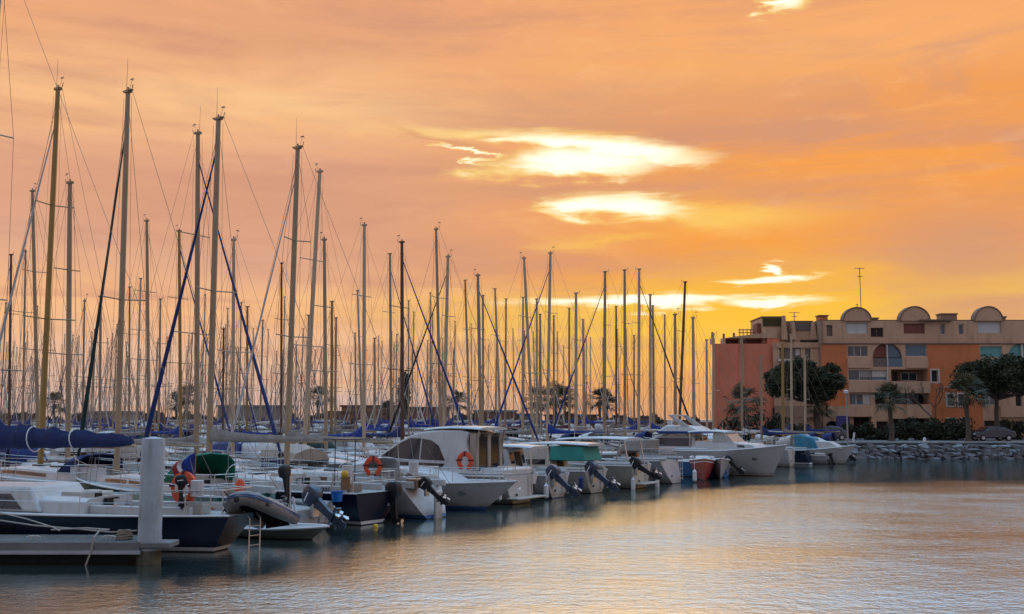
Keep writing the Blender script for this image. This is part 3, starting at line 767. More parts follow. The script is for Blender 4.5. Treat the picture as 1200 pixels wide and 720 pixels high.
def car(px, D, rz, colr, label):
    o = thing('parked_car', label, 'car', Vector((at(px, 515, D).x, D, QZ)), rz)
    m = mat('car_paint_' + label.split()[0], colr, .25, .2, var=.06, coat=.5)
    body = MB()
    prof = [(-2.05, .32), (-2.08, .62), (-1.95, .86), (-1.2, .92), (-.55, 1.38), (.35, 1.45), (1.1, 1.36), (1.75, .98), (2.05, .9), (2.1, .55), (2.05, .32)]
    body.prism_y(prof, .84, .62, zb=.85, zt=1.45); body.build('body', m, o, bevel=.06)
    for sx in (-1.3, 1.28):
        for sy in (-.78, .78):
            t = MB(); t.tube([(sx, sy - .1, .31), (sx, sy + .1, .31)], .31, 16); wl = t.build('wheel', BLACKP, o, angle=30)
            t = MB(); t.tube([(sx, sy - .112, .31), (sx, sy + .112, .31)], .18, 12); t.build('rim', STEEL, wl, angle=30)
    for s in (-1, 1):
        g = MB()
        for pts in ([(-1.05, .96), (-.55, 1.32), (.1, 1.37), (.1, .98)], [(.2, .98), (.2, 1.37), (1.02, 1.29), (1.45, 1.0)]):
            w_ = lambda z: .84 + (.62 - .84) * max(0, min(1, (z - .85) / .6)) + .015
            g.add([(x, s * w_(z), z) for x, z in pts], [(0, 1, 2, 3) if s < 0 else (3, 2, 1, 0)])
        g.build('side_window', DGLASS, o, smooth=False)
    g = MB(); g.add([(-1.22, -.74, .95), (-1.22, .74, .95), (-.62, .60, 1.34), (-.62, -.60, 1.34)], [(0, 1, 2, 3)]); g.rotate(Matrix.Translation((-.04, 0, .03))); g.build('windscreen', DGLASS, o, smooth=False)
    for s in (-1, 1):
        h_ = MB(); h_.box((-2.03, s * .6, .68), (.1, .3, .14)); h_.build('headlight', SHUTW, o)
car(968, 101, radians(8), (.03, .032, .045), 'charcoal car parked below the purple banner and round arch')
car(1162, 99, radians(4), (.018, .02, .026), 'black car parked below the umbrella pine at right')

# ------------------------------------------------------------------ far shore: low buildings and trees
def shed(px0, px1, top, D, m, label, roof=ROOFT, nwin=3, dep=8):
    x0, x1 = at(px0, 490, D).x, at(px1, 490, D).x; zt = at(600, top, D).z
    o = thing('low_building', label, 'building', (0, 0, 0), group='low buildings on the far shore')
    cw = (x1 - x0) / (nwin * 2 + 1); ops = [(x0 + cw * (2 * i + 1), x0 + cw * (2 * i + 2), QZ + .9, QZ + min(2.2, zt - QZ - .4)) for i in range(nwin)]
    facade(x0, x1, QZ, zt, D, ops, m, o, .25)
    for a in ops: window(*a, D, o, PANE, 2, TRIM, .15)
    slab('rear_block', x0, x1, D + .3, D + dep, QZ, zt - .01, m, o)
    slab('roof', x0 - .3, x1 + .3, D - .4, D + dep, zt + .004, zt + .35, roof, o)
TERR = mat('terracotta_wall', (.27, .105, .06), .9, var=.2, scale=.4)
GREYW2 = mat('grey_shed_wall', (.30, .29, .28), .9, var=.12, scale=.4)
shed(384, 447, 484, 192, TERR, 'low brown building with a flat roof behind the masts, left of the other brown one')
shed(400, 470, 477, 200, BEIGE2, 'pale brown upper building with a flat roof behind the masts', ROOFT, 4)
shed(474, 524, 479, 195, TERR, 'low terracotta building right of the dark cypress', ROOFT, 3)
shed(556, 605, 483, 190, TERR, 'low terracotta building left of the bushy palms', GREYW2, 3)
shed(608, 634, 487, 186, GREYW2, 'small grey boathouse between terracotta building and palms', BLUE2, 2)
shed(255, 332, 477, 197, GREYW2, 'long pale grey shed behind the left masts', GREYW2, 5)
shed(100, 150, 484, 196, GREYW2, 'pale shed half hidden by the leftmost masts', GREYW2, 3)
shed(700, 765, 492, 180, GREYW2, 'low grey shed behind the masts left of the red wall', ROOFT, 4)
shed(800, 846, 498, 128, TERR, 'low terracotta wall building at the foot of the red blind wall', ROOFT, 3, 6)
shed(640, 700, 488, 188, BEIGE2, 'low beige building behind the bushy far palms', ROOFT, 4)
for i, (px, top, fl) in enumerate(((372, 461, 3.4), (536, 466, 3.2), (630, 462, 3.8), (652, 456, 4.2), (662, 462, 3.6), (703, 461, 3.6), (712, 467, 3.0), (218, 459, 3.4), (206, 467, 3.0), (62, 467, 3.0), (455, 474, 2.6))):
    palm(px, 505, top, 184 + (i % 3) * 2, 30 + i, ['palm beside the low brown building on the far shore', 'palm between the two terracotta buildings on the far shore', 'leftmost palm of the tall far clump left of centre-right masts',
         'tallest palm of the far clump', 'palm just right of the tallest far palm', 'palm of the far pair right of the clump, the taller one', 'palm of the far pair right of the clump, the shorter one',
         'palm behind the blue furled sail on the left, the taller one', 'shorter palm behind the blue furled sail on the left', 'far palm behind the gold mast', 'low palm between the brown buildings'][i], fl * .8, True, QZ, 1.2)
cy = thing('cypress_tree', 'dark narrow cypress behind the dark brown mast', 'tree', Vector((at(473, 500, 178).x, 178, QZ)))
ht = at(473, 438, 178).z - QZ; b = MB(); rc = random.Random(4)
for i in range(80):
    f_ = rc.random(); r_ = 1.25 * sin(pi * min(1, .12 + .88 * (1 - f_))) ** .7 * .8 + .1
    th = rc.uniform(0, 2 * pi); leaves(b, (cos(th) * r_ * .6, sin(th) * r_ * .6, ht * (.06 + .93 * f_)), .55, 45, .3, rc, 1.6)
b.build('crown', LEAFD, cy, smooth=False); b = MB(); b.tube([(0, 0, 0), (0, 0, ht * .6)], [.25, .1], 7); b.build('trunk', BARK, cy)
# far tree line: a few crowns, copied
protos = []
for i in range(3):
    rnd = random.Random(50 + i); o = thing('far_tree', 'dark low tree in the line along the far shore', 'tree', (0, 0, 0), group='dark trees along the far shore')
    c_, l_ = MB(), MB(); l_.tube([(0, 0, 0), (.1, 0, 1.6), (0, .1, 2.6)], [.22, .16, .08], 6)
    for j in range(42):
        th = rnd.uniform(0, 2 * pi); r_ = rnd.uniform(.2, 1) ** .5
        p = Vector((2.3 * r_ * cos(th), 2.0 * r_ * sin(th), 2.6 + rnd.uniform(-1, 1) * 1.5 * sqrt(max(.05, 1 - r_ * r_)) + .3 * sin(2 * th)))
        leaves(c_, p, .75, 55, .3, rnd)
    l_.build('trunk', BARK, o); c_.build('crown', LEAFD, o, smooth=False); protos.append(o)
px = 5; i = 0
while px < 830:
    if not (380 < px < 465 or 476 < px < 522 or 262 < px < 325):
        D = R.uniform(205, 216); loc = Vector((at(px, 490, D).x, D, QZ)); s = R.uniform(.5, .95)
        if i < 3: protos[i].location = loc; protos[i].scale = (s, s, s * R.uniform(.8, 1.1))
        else: copy_tree(protos[i % 3], loc, R.uniform(0, 6), (s, s, s * R.uniform(.8, 1.15)))
        i += 1
    px += R.uniform(12, 26)
# ------------------------------------------------------------------ boat builders (local: stern x=0, bow +x, port +y, waterline z=0)
ROWDIR = Vector((.534, .845, 0)); OUT = Vector((.845, -.534, 0)); L0 = Vector((-9, 25, 0))
ANG_IN = atan2(.534, -.845); ANG_OUT = atan2(-.534, .845)

def ss(t): t = max(0, min(1, t)); return t * t * (3 - 2 * t)
class Hull:
    def __init__(s, L, B, F, bow=.35, tw=.74, rake=.10, stern=.05, draft=.28, full=2.0):
        s.L, s.B, s.F, s.bow, s.tw, s.rake, s.stern, s.draft, s.full = L, B, F, bow, tw, rake * L, stern * L, draft, full
    def hb(s, t):
        if t < .42: return s.B / 2 * (s.tw + (1 - s.tw) * sin(pi / 2 * t / .42))
        q = (t - .42) / .58; return s.B / 2 * max(0.0, 1 - q ** s.full) ** .9
    def sheer(s, t): return s.F * (1 + .06 * (1 - t) ** 2) + s.bow * t ** 2.2
    def pt(s, t, k):
        """k: 0 keel .. 1 sheer"""
        zs = s.sheer(t); zk = -s.draft * (1 - .2 * t); z = zk + (zs - zk) * k
        g = (k ** (.42 + .55 * t ** 2)) if k > 0 else 0
        y = s.hb(t) * max(.0, g) * (.90 + .10 * k)
        kk = max(0, z) / zs
        x = t * s.L - s.rake * (1 - kk) * t ** 4 + s.stern * kk * (1 - t) ** 6
        return x, y, z
    def side(s, x, z):
        """half width of the hull skin at (x, z), roughly"""
        t = max(0, min(1, x / s.L)); zs = s.sheer(t); zk = -s.draft * (1 - .2 * t); k = max(0, min(1, (z - zk) / (zs - zk)))
        return s.pt(t, k)[1]
def hull_part(h, parent, hull_m, anti=ANTI, stripe=None, top=None, deck=DECK, boot=.10, nst=16, name='hull'):
    mats = [anti, stripe or hull_m, hull_m, top or hull_m, deck]
    zk = -h.draft; kz = lambda z, t: (z - (-h.draft * (1 - .2 * t))) / (h.sheer(t) + h.draft * (1 - .2 * t))
    levels = [0, .4]
    mb = MB(); rows = []
    for i in range(nst + 1):
        t = (i / nst) ** .9
        k1, k2, k3 = kz(.03, t), kz(.03 + boot, t), kz(h.sheer(t) - .17, t)
        k4 = kz(h.sheer(t) - .11, t)
        ks = [0, k1 * .5, k1, k2, k2 + (k3 - k2) * .33, k2 + (k3 - k2) * .66, k3, k4, 1]
        rows.append([h.pt(min(t, .9995), k) for k in ks])
    strip = [0, 0, 1, 2, 2, 2, 3, 2]
    rings = [[(x, y, z) for x, y, z in r] + [(x, -y, z) for x, y, z in r[::-1][:-1]] for r in rows]
    nk = len(rows[0]); sm = strip + [4] + strip[::-1]
    # ring order: keel..sheer port, sheer..keel starboard ; strip between sheer port and sheer starboard is the deck
    o = len(mb.v)
    nr = len(rings[0])
    for r in rings: mb.v.extend(r)
    for i in range(nst):
        for k in range(nr):
            k2 = (k + 1) % nr
            m = sm[k] if k < len(sm) else 0
            mb.f.append((o + i * nr + k, o + i * nr + k2, o + (i + 1) * nr + k2, o + (i + 1) * nr + k)); mb.mi.append(m)
    # transom
    for k in range(nk - 1):
        a, b_ = k, k + 1; c, d = nr - k, nr - k - 1
        if k == 0: mb.f.append((o + 0, o + nr - 1, o + 1)); mb.mi.append(strip[0]); continue
        mb.f.append((o + a, o + nr - k, o + nr - k - 1, o + b_)); mb.mi.append(strip[k])
    return mb.build(name, mats, parent, angle=38)
def rubrail(h, parent, m=WHITEP, r=.035, dz=0.0, name='toe_rail'):
    mb = MB()
    for s in (1, -1):
        mb.tube([(x, s * (y + .005), z + dz + .01) for x, y, z in (h.pt(i / 16 * .995, 1) for i in range(17))], r, 5)
    return mb.build(name, m, parent)
def trunk_part(h, parent, x0, x1, w0, w1, z0, hgt, m=GEL, win=DGLASS, wx=(.25, .85), wz=(.35, .75), slope=.8, nm='cabin', nwin=1):
    """coachroof: x0 aft .. x1 forward, half widths w0,w1, rising hgt"""
    mb = MB(); rings = []
    N = 8
    def sec(f):
        x = x0 + (x1 - x0) * f; w_ = w0 + (w1 - w0) * f ** 1.6
        hh = hgt * (1 if f < .55 else 1 - ((f - .55) / .45) ** 1.5 * slope)
        zb = h.sheer(x / h.L) - .03
        return x, w_, zb, hh
    for i in range(N + 1):
        x, w_, zb, hh = sec(i / N)
        rings.append([(x, w_, zb), (x, w_ * .93, zb + hh * .8), (x, w_ * .8, zb + hh * .97), (x, 0, zb + hh * 1.06), (x, -w_ * .8, zb + hh * .97), (x, -w_ * .93, zb + hh * .8), (x, -w_, zb)])
    mb.loft(rings); o = mb.build(nm, m, parent, angle=30)
    for s in (1, -1):
        for q_ in range(nwin):
            g = MB(); a = wx[0] + (wx[1] - wx[0]) * q_ / nwin; b_ = wx[0] + (wx[1] - wx[0]) * (q_ + .9) / nwin
            pts = []
            for i in range(5):
                x, w_, zb, hh = sec(a + (b_ - a) * i / 4)
                for wz_ in wz:
                    pts.append((x, s * (w_ * (1 - .07 * wz_ / .8) + .012), zb + hh * .8 * wz_))
            g.add(pts, [((2 * i, 2 * i + 2, 2 * i + 3, 2 * i + 1) if s > 0 else (2 * i, 2 * i + 1, 2 * i + 3, 2 * i + 2)) for i in range(4)])
            g.build('window', win, o, smooth=False)
    return o, sec
def rails(h, parent, n=5, x0=.03, x1=.93, hgt=.6, r=.013, lines=(1, .55), name='guard_rail'):
    mb = MB()
    for s in (1, -1):
        tops = []
        for i in range(n + 1):
            t = x0 + (x1 - x0) * i / n
            x, y, z = h.pt(t, 1); mb.tube([(x, s * y * .96, z), (x, s * y * .95, z + hgt)], r, 5, cap=False); tops.append((x, s * y * .95, z, hgt))
        for l in lines: mb.tube([(x, y, z + hg * l) for x, y, z, hg in tops], r * .6, 4, cap=False)
    return mb.build(name, STEEL, parent)
def pulpit(h, parent, bow=True, hgt=.65, r=.016, name=None):
    mb = MB()
    ts = (.86, .93, .985) if bow else (.16, .07, .012)
    for fz in (1, .55):
        p = [(x, y * .95, z + hgt * fz) for x, y, z in (h.pt(t, 1) for t in ts)]
        q_ = [(x, -y, z) for x, y, z in p[::-1]]
        if bow:
            if fz == 1: mb.tube(p + [(h.L + .05, 0, p[-1][2] + .04)] + q_, r, 6)
            else: mb.tube(p, r, 6); mb.tube(q_, r, 6)
        else: mb.tube(p + q_, r, 6)
    for t in ts:
        x, y, z = h.pt(t, 1)
        for s in (1, -1): mb.tube([(x, s * y * .95, z), (x, s * y * .95, z + hgt)], r, 6)
    return mb.build(name or ('pulpit' if bow else 'pushpit'), STEEL, parent)
def outboard(parent, pos, tilt=0.0, m=BLACKP, s=1.0, yaw=0.0, stripe=True):
    T = Matrix.Translation(pos) @ Matrix.Rotation(yaw, 4, 'Z') @ Matrix.Rotation(tilt, 4, 'Y') @ Matrix.Scale(s, 4)
    b = MB()
    b.loft([[(-.06 + a * cx, b_ * cy, z) for a, b_ in ((1, .6), (.55, 1), (-.5, 1), (-1, .75), (-1.05, 0), (-1, -.75), (-.5, -1), (.55, -1), (1, -.6))] for z, cx, cy in ((.02, .13, .10), (.07, .20, .15), (.22, .235, .165), (.36, .225, .155), (.45, .17, .12), (.475, .09, .07))])
    for v_i in range(len(b.v)): b.v[v_i] = (b.v[v_i][0] - .1, b.v[v_i][1], b.v[v_i][2])
    b.rotate(T); o = b.build('outboard_motor', m, parent, angle=45)
    g = MB(); rect = lambda x0, x1, w_, z: [(x0, w_, z), (x1, w_ * .7, z), (x1, -w_ * .7, z), (x0, -w_, z)]
    g.loft([rect(-.02, -.28, .09, .08), rect(-.04, -.24, .07, -.1), rect(-.06, -.21, .05, -.45), rect(-.02, -.24, .055, -.62)])
    g.loft([rect(.02, -.42, .11, -.60), rect(.02, -.42, .11, -.635)])
    g.loft([rect(-.05, -.22, .05, -.62), rect(-.03, -.25, .035, -.82), rect(-.14, -.25, .01, -1.02)])
    g.tube([(.04, 0, -.78), (-.05, 0, -.78), (-.30, 0, -.78), (-.36, 0, -.78)], [.02, .065, .06, .03], 8)
    g.rotate(T); g.build('leg', m, o, angle=40)
    p = MB()
    for i in range(3):
        q_ = i * 2 * pi / 3; c_, s_ = cos(q_), sin(q_)
        pts = [(-.34, r_ * c_ - w_ * s_, -.78 + r_ * s_ + w_ * c_) for r_, w_ in ((.04, -.03), (.15, -.07), (.19, 0), (.15, .07), (.04, .03))]
        p.add([(x + d, y, z) for d in (-.012, .012) for x, y, z in pts], [(0, 1, 2, 3, 4), (9, 8, 7, 6, 5)] + [(i2, 5 + i2, 5 + (i2 + 1) % 5, (i2 + 1) % 5) for i2 in range(5)])
    p.rotate(T); p.build('propeller', STEEL, o, smooth=False)
    k = MB(); k.box((.03, 0, -.04), (.12, .22, .34)); k.box((.14, 0, .1), (.25, .05, .04)); k.rotate(Matrix.Translation(pos) @ Matrix.Rotation(yaw, 4, 'Z') @ Matrix.Scale(s, 4)); k.build('bracket', STEEL, o, bevel=.015)
    if stripe:
        d = MB(); d.bb(-.26, -.02, -.164, .164, .24, .275); d.rotate(T); d.build('decal_stripe', WHITEP, o, smooth=False)
    return o
def horseshoe(loc, rz, label, s=1.0, m=ORANGE):
    mb = MB(); N = 18; rings = []
    for i in range(N + 1):
        q_ = radians(-65 + 310 * i / N); ex = 1.0
        R1, R2 = .30, .16
        cx, cz = cos(q_), sin(q_) * 1.15
        rings.append([(R2 * cx, -.05, R2 * cz), ((R1 + R2) / 2 * cx, -.075, (R1 + R2) / 2 * cz), (R1 * cx, -.05, R1 * cz), (R1 * cx, .05, R1 * cz), ((R1 + R2) / 2 * cx, .075, (R1 + R2) / 2 * cz), (R2 * cx, .05, R2 * cz)])
    mb.loft(rings)
    o = mb.build('horseshoe_lifebuoy', m, angle=50); o.location = loc; o.rotation_euler = (0, 0, rz); o.scale = (s, s, s)
    b = MB()
    for q_ in (90, 10, 170): 
        q_ = radians(q_); c = Vector((.23 * cos(q_), 0, .23 * 1.15 * sin(q_)))
        b.box(c, (.19 if abs(cos(q_)) > .5 else .05, .165, .05 if abs(cos(q_)) > .5 else .19))
    b.build('webbing_band', MAROON, o, smooth=False)
    return tag(o, label, 'lifebuoy', 'orange horseshoe lifebuoys')

def rig(root, xm, zdeck, top, h, mm, mw, spread=(.5,), furl=None, furl_r=.07, cover=None, boom_len=None, boom_z=None, cover_fat=.16, near=1, whip=True, backstay=True, boomm=None, bow_x=None, cover_hump=False, wr=.006, fore_frac=.96):
    """mast at local (xm,0), top = local point of the mast head; standing rigging, boom with covered sail, furled headsail"""
    b = MB(); base = Vector((xm, 0, zdeck)); top = Vector(top); H = (top - base).length; ax = (top - base).normalized()
    P = lambda f: base + (top - base) * f
    b.tube([P(0), P(.3), P(.75), P(.999)], [mw / 2, mw / 2, mw / 2 * .97, mw / 2 * .8], 8 if near else 6, squash=.72)
    # masthead crane
    b.box(top - ax * .02, (mw * (1.9 if near > 1 else 1.25), mw * .6, .05)); b.box(top - ax * .07, (mw * 1.15, mw * .7, .06))
    b.tube([top + Vector((-mw * 1.1, 0, -.02)), top + Vector((-mw * 1.3, 0, .16))], .02, 4); 
    mast = b.build('mast', mm, root, angle=40)
    w0 = h.hb(min(.97, xm / h.L)) * .92
    tips = []
    for f in spread:
        c = P(f); ln = w0 * (.82 if f < .55 else .62)
        sp = MB(); sp.tube([c + Vector((-.18, ln, .04)), c, c + Vector((-.18, -ln, .04))], .026, 5); tips.append((c, ln))
        sp.build('spreader', mm, mast)
    if near:
        a = MB()
        if whip:
            a.tube([top + Vector((.1, 0, 0)), top + Vector((.1, 0, .5)), top + Vector((.11, 0, 1.25))], [.012, .009, .006], 4)
        a.tube([top + Vector((-.1, 0, 0)), top + Vector((-.25, 0, .32)), top + Vector((-.42, 0, .33))], .008, 4)
        a.box(top + Vector((-.25, 0, .38)), (.18, .02, .05)); a.tube([top + Vector((0, 0, 0)), top + Vector((0, 0, .12))], .035, 6)
        a.build('masthead_antenna', WIRE, mast)
    bx = bow_x if bow_x is not None else h.L * .985
    zb = h.sheer(.98) + .08
    ws = MB()
    for s in (1, -1):
        y = s * w0; dk = Vector((xm - .12, y, h.sheer(xm / h.L)))
        seq = [dk] + [c + Vector((-.18, s * ln, .04)) for c, ln in tips] + [P(.985)]
        ws.tube(seq, wr, 3, cap=False)
        ws.tube([dk + Vector((.35, 0, 0)), P(spread[0] * .97)], wr, 3, cap=False); ws.tube([dk + Vector((-.35, 0, 0)), P(spread[0] * .97)], wr, 3, cap=False)
        ws.tube([P(.98) + Vector((mw * .9 * s, s * .02, 0)), Vector((xm + mw * 1.6 * s, s * .16, zdeck + 1))], wr * .8, 3, cap=False)
    ws.tube([Vector((bx, 0, zb)), P(fore_frac)], wr, 3, cap=False)
    if backstay:
        bs = Vector((.12, 0, h.sheer(0) + .1)); mid = bs + (top - bs) * .18
        ws.tube([mid, top + Vector((-mw, 0, 0))], wr, 3, cap=False)
        for s in (1, -1): ws.tube([(.12, s * h.hb(0) * .85, h.sheer(0)), mid], wr, 3, cap=False)
    ws.build('standing_rigging', WIRE, root, smooth=False)
    if furl:
        a_, e_ = Vector((bx - .02, 0, zb + .25)), P(fore_frac * .955)
        a_ = a_ + (e_ - a_) * .02
        f = MB(); f.tube([a_, a_ + (e_ - a_) * .06, a_ + (e_ - a_) * .25, a_ + (e_ - a_) * .6, e_], [furl_r * .5, furl_r * .9, furl_r * .75, furl_r * .48, furl_r * .25], 7); fo = f.build('furled_headsail', furl, root)
        dr = MB(); dr.tube([a_ - (e_ - a_).normalized() * .16, a_ - (e_ - a_).normalized() * .02], furl_r * 1.2, 8); dr.build('furling_drum', BLACKP, fo)
    if boom_len:
        z = boom_z; e = Vector((xm - boom_len, 0, z + .02)); g = Vector((xm - mw * .5, 0, z + .05))
        bm = MB(); bm.tube([g, e], .055 if near else .05, 6); bm.tube([e, (xm - boom_len * .92, 0, h.sheer(.2) + .3)], .008, 3); bm.build('boom', boomm or mm, root)
        if cover:
            c = MB(); N = 14 if cover_fat < .3 else 34; rings = []
            rr = random.Random(int(xm * 1000 + boom_len * 77))
            for i in range(N + 1):
                f = i / N; cx = g.x + .03 - (boom_len - .15) * f
                fat = cover_fat * (1.0 - .62 * f) * (1 + rr.uniform(-.1, .1) + (.10 * sin(f * 37) if cover_fat > .3 else 0)) * (.7 if i == N else 1)
                hump = (cover_fat * 3.2 * max(0, 1 - f * 5) ** 1.3) if cover_hump else cover_fat * 1.2 * max(0, 1 - f * 6)
                zc = z + .03 + (e.z - z) * f
                ring = []
                for k in range(9):
                    q_ = 2 * pi * k / 9
                    zz = sin(q_); ring.append((cx, fat * .62 * cos(q_) * (1 if zz < .5 else .7), zc + (zz * fat * (1.25 if zz > 0 else .7)) + (hump if zz > .3 else 0) + fat * .3))
                rings.append(ring)
            c.loft(rings); c.build('sail_cover', cover, root, angle=60)
    return mast

def add_deck_gear(root, h, L, xm, near, rnd, hatch=True):
    zc = h.sheer(.15) + .21
    for s in (1, -1):
        g = MB(); y = h.hb(.12) * .68
        g.tube([(L * .2, s * y, zc), (L * .2, s * y, zc + .08), (L * .2, s * y, zc + .18)], [.085, .065, .085], 8)
        g.build('winch', STEEL, root)
    b = MB(); b.bb(L * .252, L * .2585, -.28, .28, h.sheer(.26) - .1, h.sheer(.26) + .36); b.build('companionway', BLACKP, root, smooth=False)
    ch = .42 if L > 8 else .36
    for f in (.42, .52):
        b = MB(); b.bb(L * f, L * f + .5, -.26, .26, h.sheer(f) + ch * .9, h.sheer(f) + ch * 1.06 + .03); b.build('hatch', DGLASS, root, bevel=.02)
    b = MB(); b.bb(L * .27, L * .36, -.34, .34, h.sheer(.3) + ch * .9, h.sheer(.3) + ch + .1); b.build('sliding_hatch', GEL2, root, bevel=.03)
    if rnd.random() < .6:
        b = MB(); N = 16; x0 = L * .10; zc2 = h.sheer(.1) + .55
        for i in range(N):
            a, a2 = 2 * pi * i / N, 2 * pi * (i + 1) / N
            b.tube([(x0, .38 * cos(a), zc2 + .38 * sin(a)), (x0, .38 * cos(a2), zc2 + .38 * sin(a2))], .016, 5, cap=False)
        for i in range(3): b.tube([(x0, 0, zc2), (x0, .38 * cos(i * 2.1), zc2 + .38 * sin(i * 2.1))], .011, 4)
        b.tube([(x0 + .12, 0, zc2 - .7), (x0 + .05, 0, zc2)], .06, 6); b.build('steering_wheel', STEEL, root)
    else:
        b = MB(); b.tube([(.2, 0, h.sheer(0) + .1), (1.3, .1, h.sheer(0) + .45)], .03, 6); b.build('tiller', WOOD, root)
    b = MB(); b.bb(.25, .75, h.hb(0) * .2, h.hb(0) * .75, h.sheer(0) - .02, h.sheer(0) + .3); b.build('stern_locker', (GEL2, WOOD, GREYC)[int(rnd.random() * 3)], root, bevel=.04)
    if rnd.random() < .5:
        b = MB(); y = h.hb(.05) * .8
        b.tube([(.3, y, h.sheer(0) + .5), (.3, y, h.sheer(0) + .9)], .17, 9); b.build('stowed_liferaft', WHITEC, root)
    if rnd.random() < .4:
        b = MB(); b.bb(L * .05, L * .14, -.55, .55, h.sheer(.1) + 1.72, h.sheer(.1) + 1.76)
        for s in (1, -1): b.tube([(L * .1, s * .5, h.sheer(.1)), (L * .1, s * .5, h.sheer(.1) + 1.73)], .02, 5)
        b.build('solar_panel_arch', NAVYP, root)

def sail_cruiser(label, mast_w, heading, Hm, top_w, L, B, F, mm=MAST, mw=.16, hull=GEL, stripe=None, anti=ANTI, furl=None, furl_r=.07, cover=None, xmf=.56, dodger=None, spread=(.5,),
                 lvl=1, group=None, hump=False, boom_frac=.40, deck=DECK, cabin=GEL, top=None, boom_z=None, fat=.16, name='sailboat', whip=None, wr=.006, fore_frac=.96, tw=.74, stern=.05, anchor_stern=None, bow=.35, dodger_h=1.0):
    xm = L * xmf
    d = Vector((cos(heading), sin(heading), 0))
    loc = Vector((mast_w.x, mast_w.y, 0)) - d * xm
    if anchor_stern is not None:
        loc = anchor_stern.copy(); loc.z = 0
    o = thing(name, label, 'sailboat', loc, heading, group)
    inv = (Matrix.Translation(loc) @ Matrix.Rotation(heading, 4, 'Z')).inverted()
    tl = inv @ top_w; mb_ = inv @ Vector((mast_w.x, mast_w.y, 0)); xm = mb_.x
    h = Hull(L, B, F, tw=tw, stern=stern, bow=bow)
    hull_part(h, o, hull, anti, stripe, top, deck, nst=16 if lvl > 1 else 11)
    zd = h.sheer(xm / L)
    ch = .42 if L > 8 else .36
    trunk_part(h, o, L * .26, L * .80, B * .31, B * .16, 0, ch, cabin, DGLASS, nwin=1 if lvl < 2 else 2)
    if lvl > 0:
        rubrail(h, o, r=.03)
        pulpit(h, o, True); pulpit(h, o, False)
        rails(h, o, 4)
        add_deck_gear(o, h, L, xm, lvl, R)
        cm = MB()   # cockpit coamings
        for s in (1, -1): cm.bb(L * .03, L * .26, s * h.hb(.12) * .62, s * h.hb(.12) * .74, h.sheer(.15) - .02, h.sheer(.15) + .22)
        cm.build('cockpit_coaming', cabin, o, bevel=.03)
    if lvl > 0:
        for s in (1, -1):
            g = MB(); a, b_ = L * .40, L * .52; z0_, z1_ = F * .60, F * .72
            g.add([(x, s * (h.side(x, z) + .012), z) for x, z in ((a, z0_), (b_, z0_), (b_ + .1, z1_), (a - .05, z1_))], [(0, 1, 2, 3) if s < 0 else (3, 2, 1, 0)]); g.build('hull_portlight', DGLASS, o, smooth=False)
        if lvl < 2 and R.random() < .4:
            g = MB(); x0_, x1_ = L * .04, L * .22
            for s in (1, -1):
                g.loft([[(x0_ + (x1_ - x0_) * i / 3, s * h.hb(.1) * .955, h.sheer(.1) + .06), (x0_ + (x1_ - x0_) * i / 3, s * h.hb(.1) * .95, h.sheer(.1) + .56)] for i in range(4)], closed=False, caps=False)
                g.build('weather_cloth', (BLUE2, WHITEC, GREYC, WHITEC)[int(R.random() * 4)], o, smooth=False); g = MB()
    if dodger:
        dm = MB(); x0 = L * .24; wd = B * .30; zb = h.sheer(.3) + ch * .75
        rings = []
        for x, hh in ((x0 + 1.05, .02), (x0 + .55, .5 * dodger_h), (x0 - .05, .62 * dodger_h), (x0 - .25, .60 * dodger_h)):
            rings.append([(x, wd, zb), (x, wd * .95, zb + hh * .75), (x, wd * .7, zb + hh), (x, 0, zb + hh * 1.08), (x, -wd * .7, zb + hh), (x, -wd * .95, zb + hh * .75), (x, -wd, zb)])
        dm.loft(rings, closed=False, caps=False); do = dm.build('spray_hood', dodger, o, angle=50)
        sm = do.modifiers.new('thickness', 'SOLIDIFY'); sm.thickness = .02
    if lvl > 0 and anchor_stern is None and R.random() < .5:   # a tent laid over the cockpit
        g = MB(); wv = h.hb(.12) * .9; z0_ = h.sheer(.12) + .45; zt_ = z0_ + R.uniform(.7, 1.05); rg = []
        for x, k in ((L * .03, .7), (L * .10, .95), (L * .18, 1.0), (L * .25, .98)):
            zz = z0_ + (zt_ - z0_) * k
            rg.append([(x, wv, z0_), (x, wv * .8, z0_ + (zz - z0_) * .62), (x, wv * .3, zz - .03), (x, 0, zz), (x, -wv * .3, zz - .03), (x, -wv * .8, z0_ + (zz - z0_) * .62), (x, -wv, z0_)])
        g.loft(rg, closed=False, caps=True); g.build('cockpit_tent', R.choice((WHITEC, GREYC, BEIGEC, BLUE2, NAVYC, WHITEC)), o, angle=25)
    bl_ = L * boom_frac
    tl2 = tl
    rig(o, xm, zd + ch * .8, tl2, h, mm, mw, spread, furl, furl_r, cover, bl_, boom_z or (zd + ch + .75), fat, lvl, (lvl > 1) if whip is None else whip, True, None, None, hump, wr, fore_frac)
    return o, h

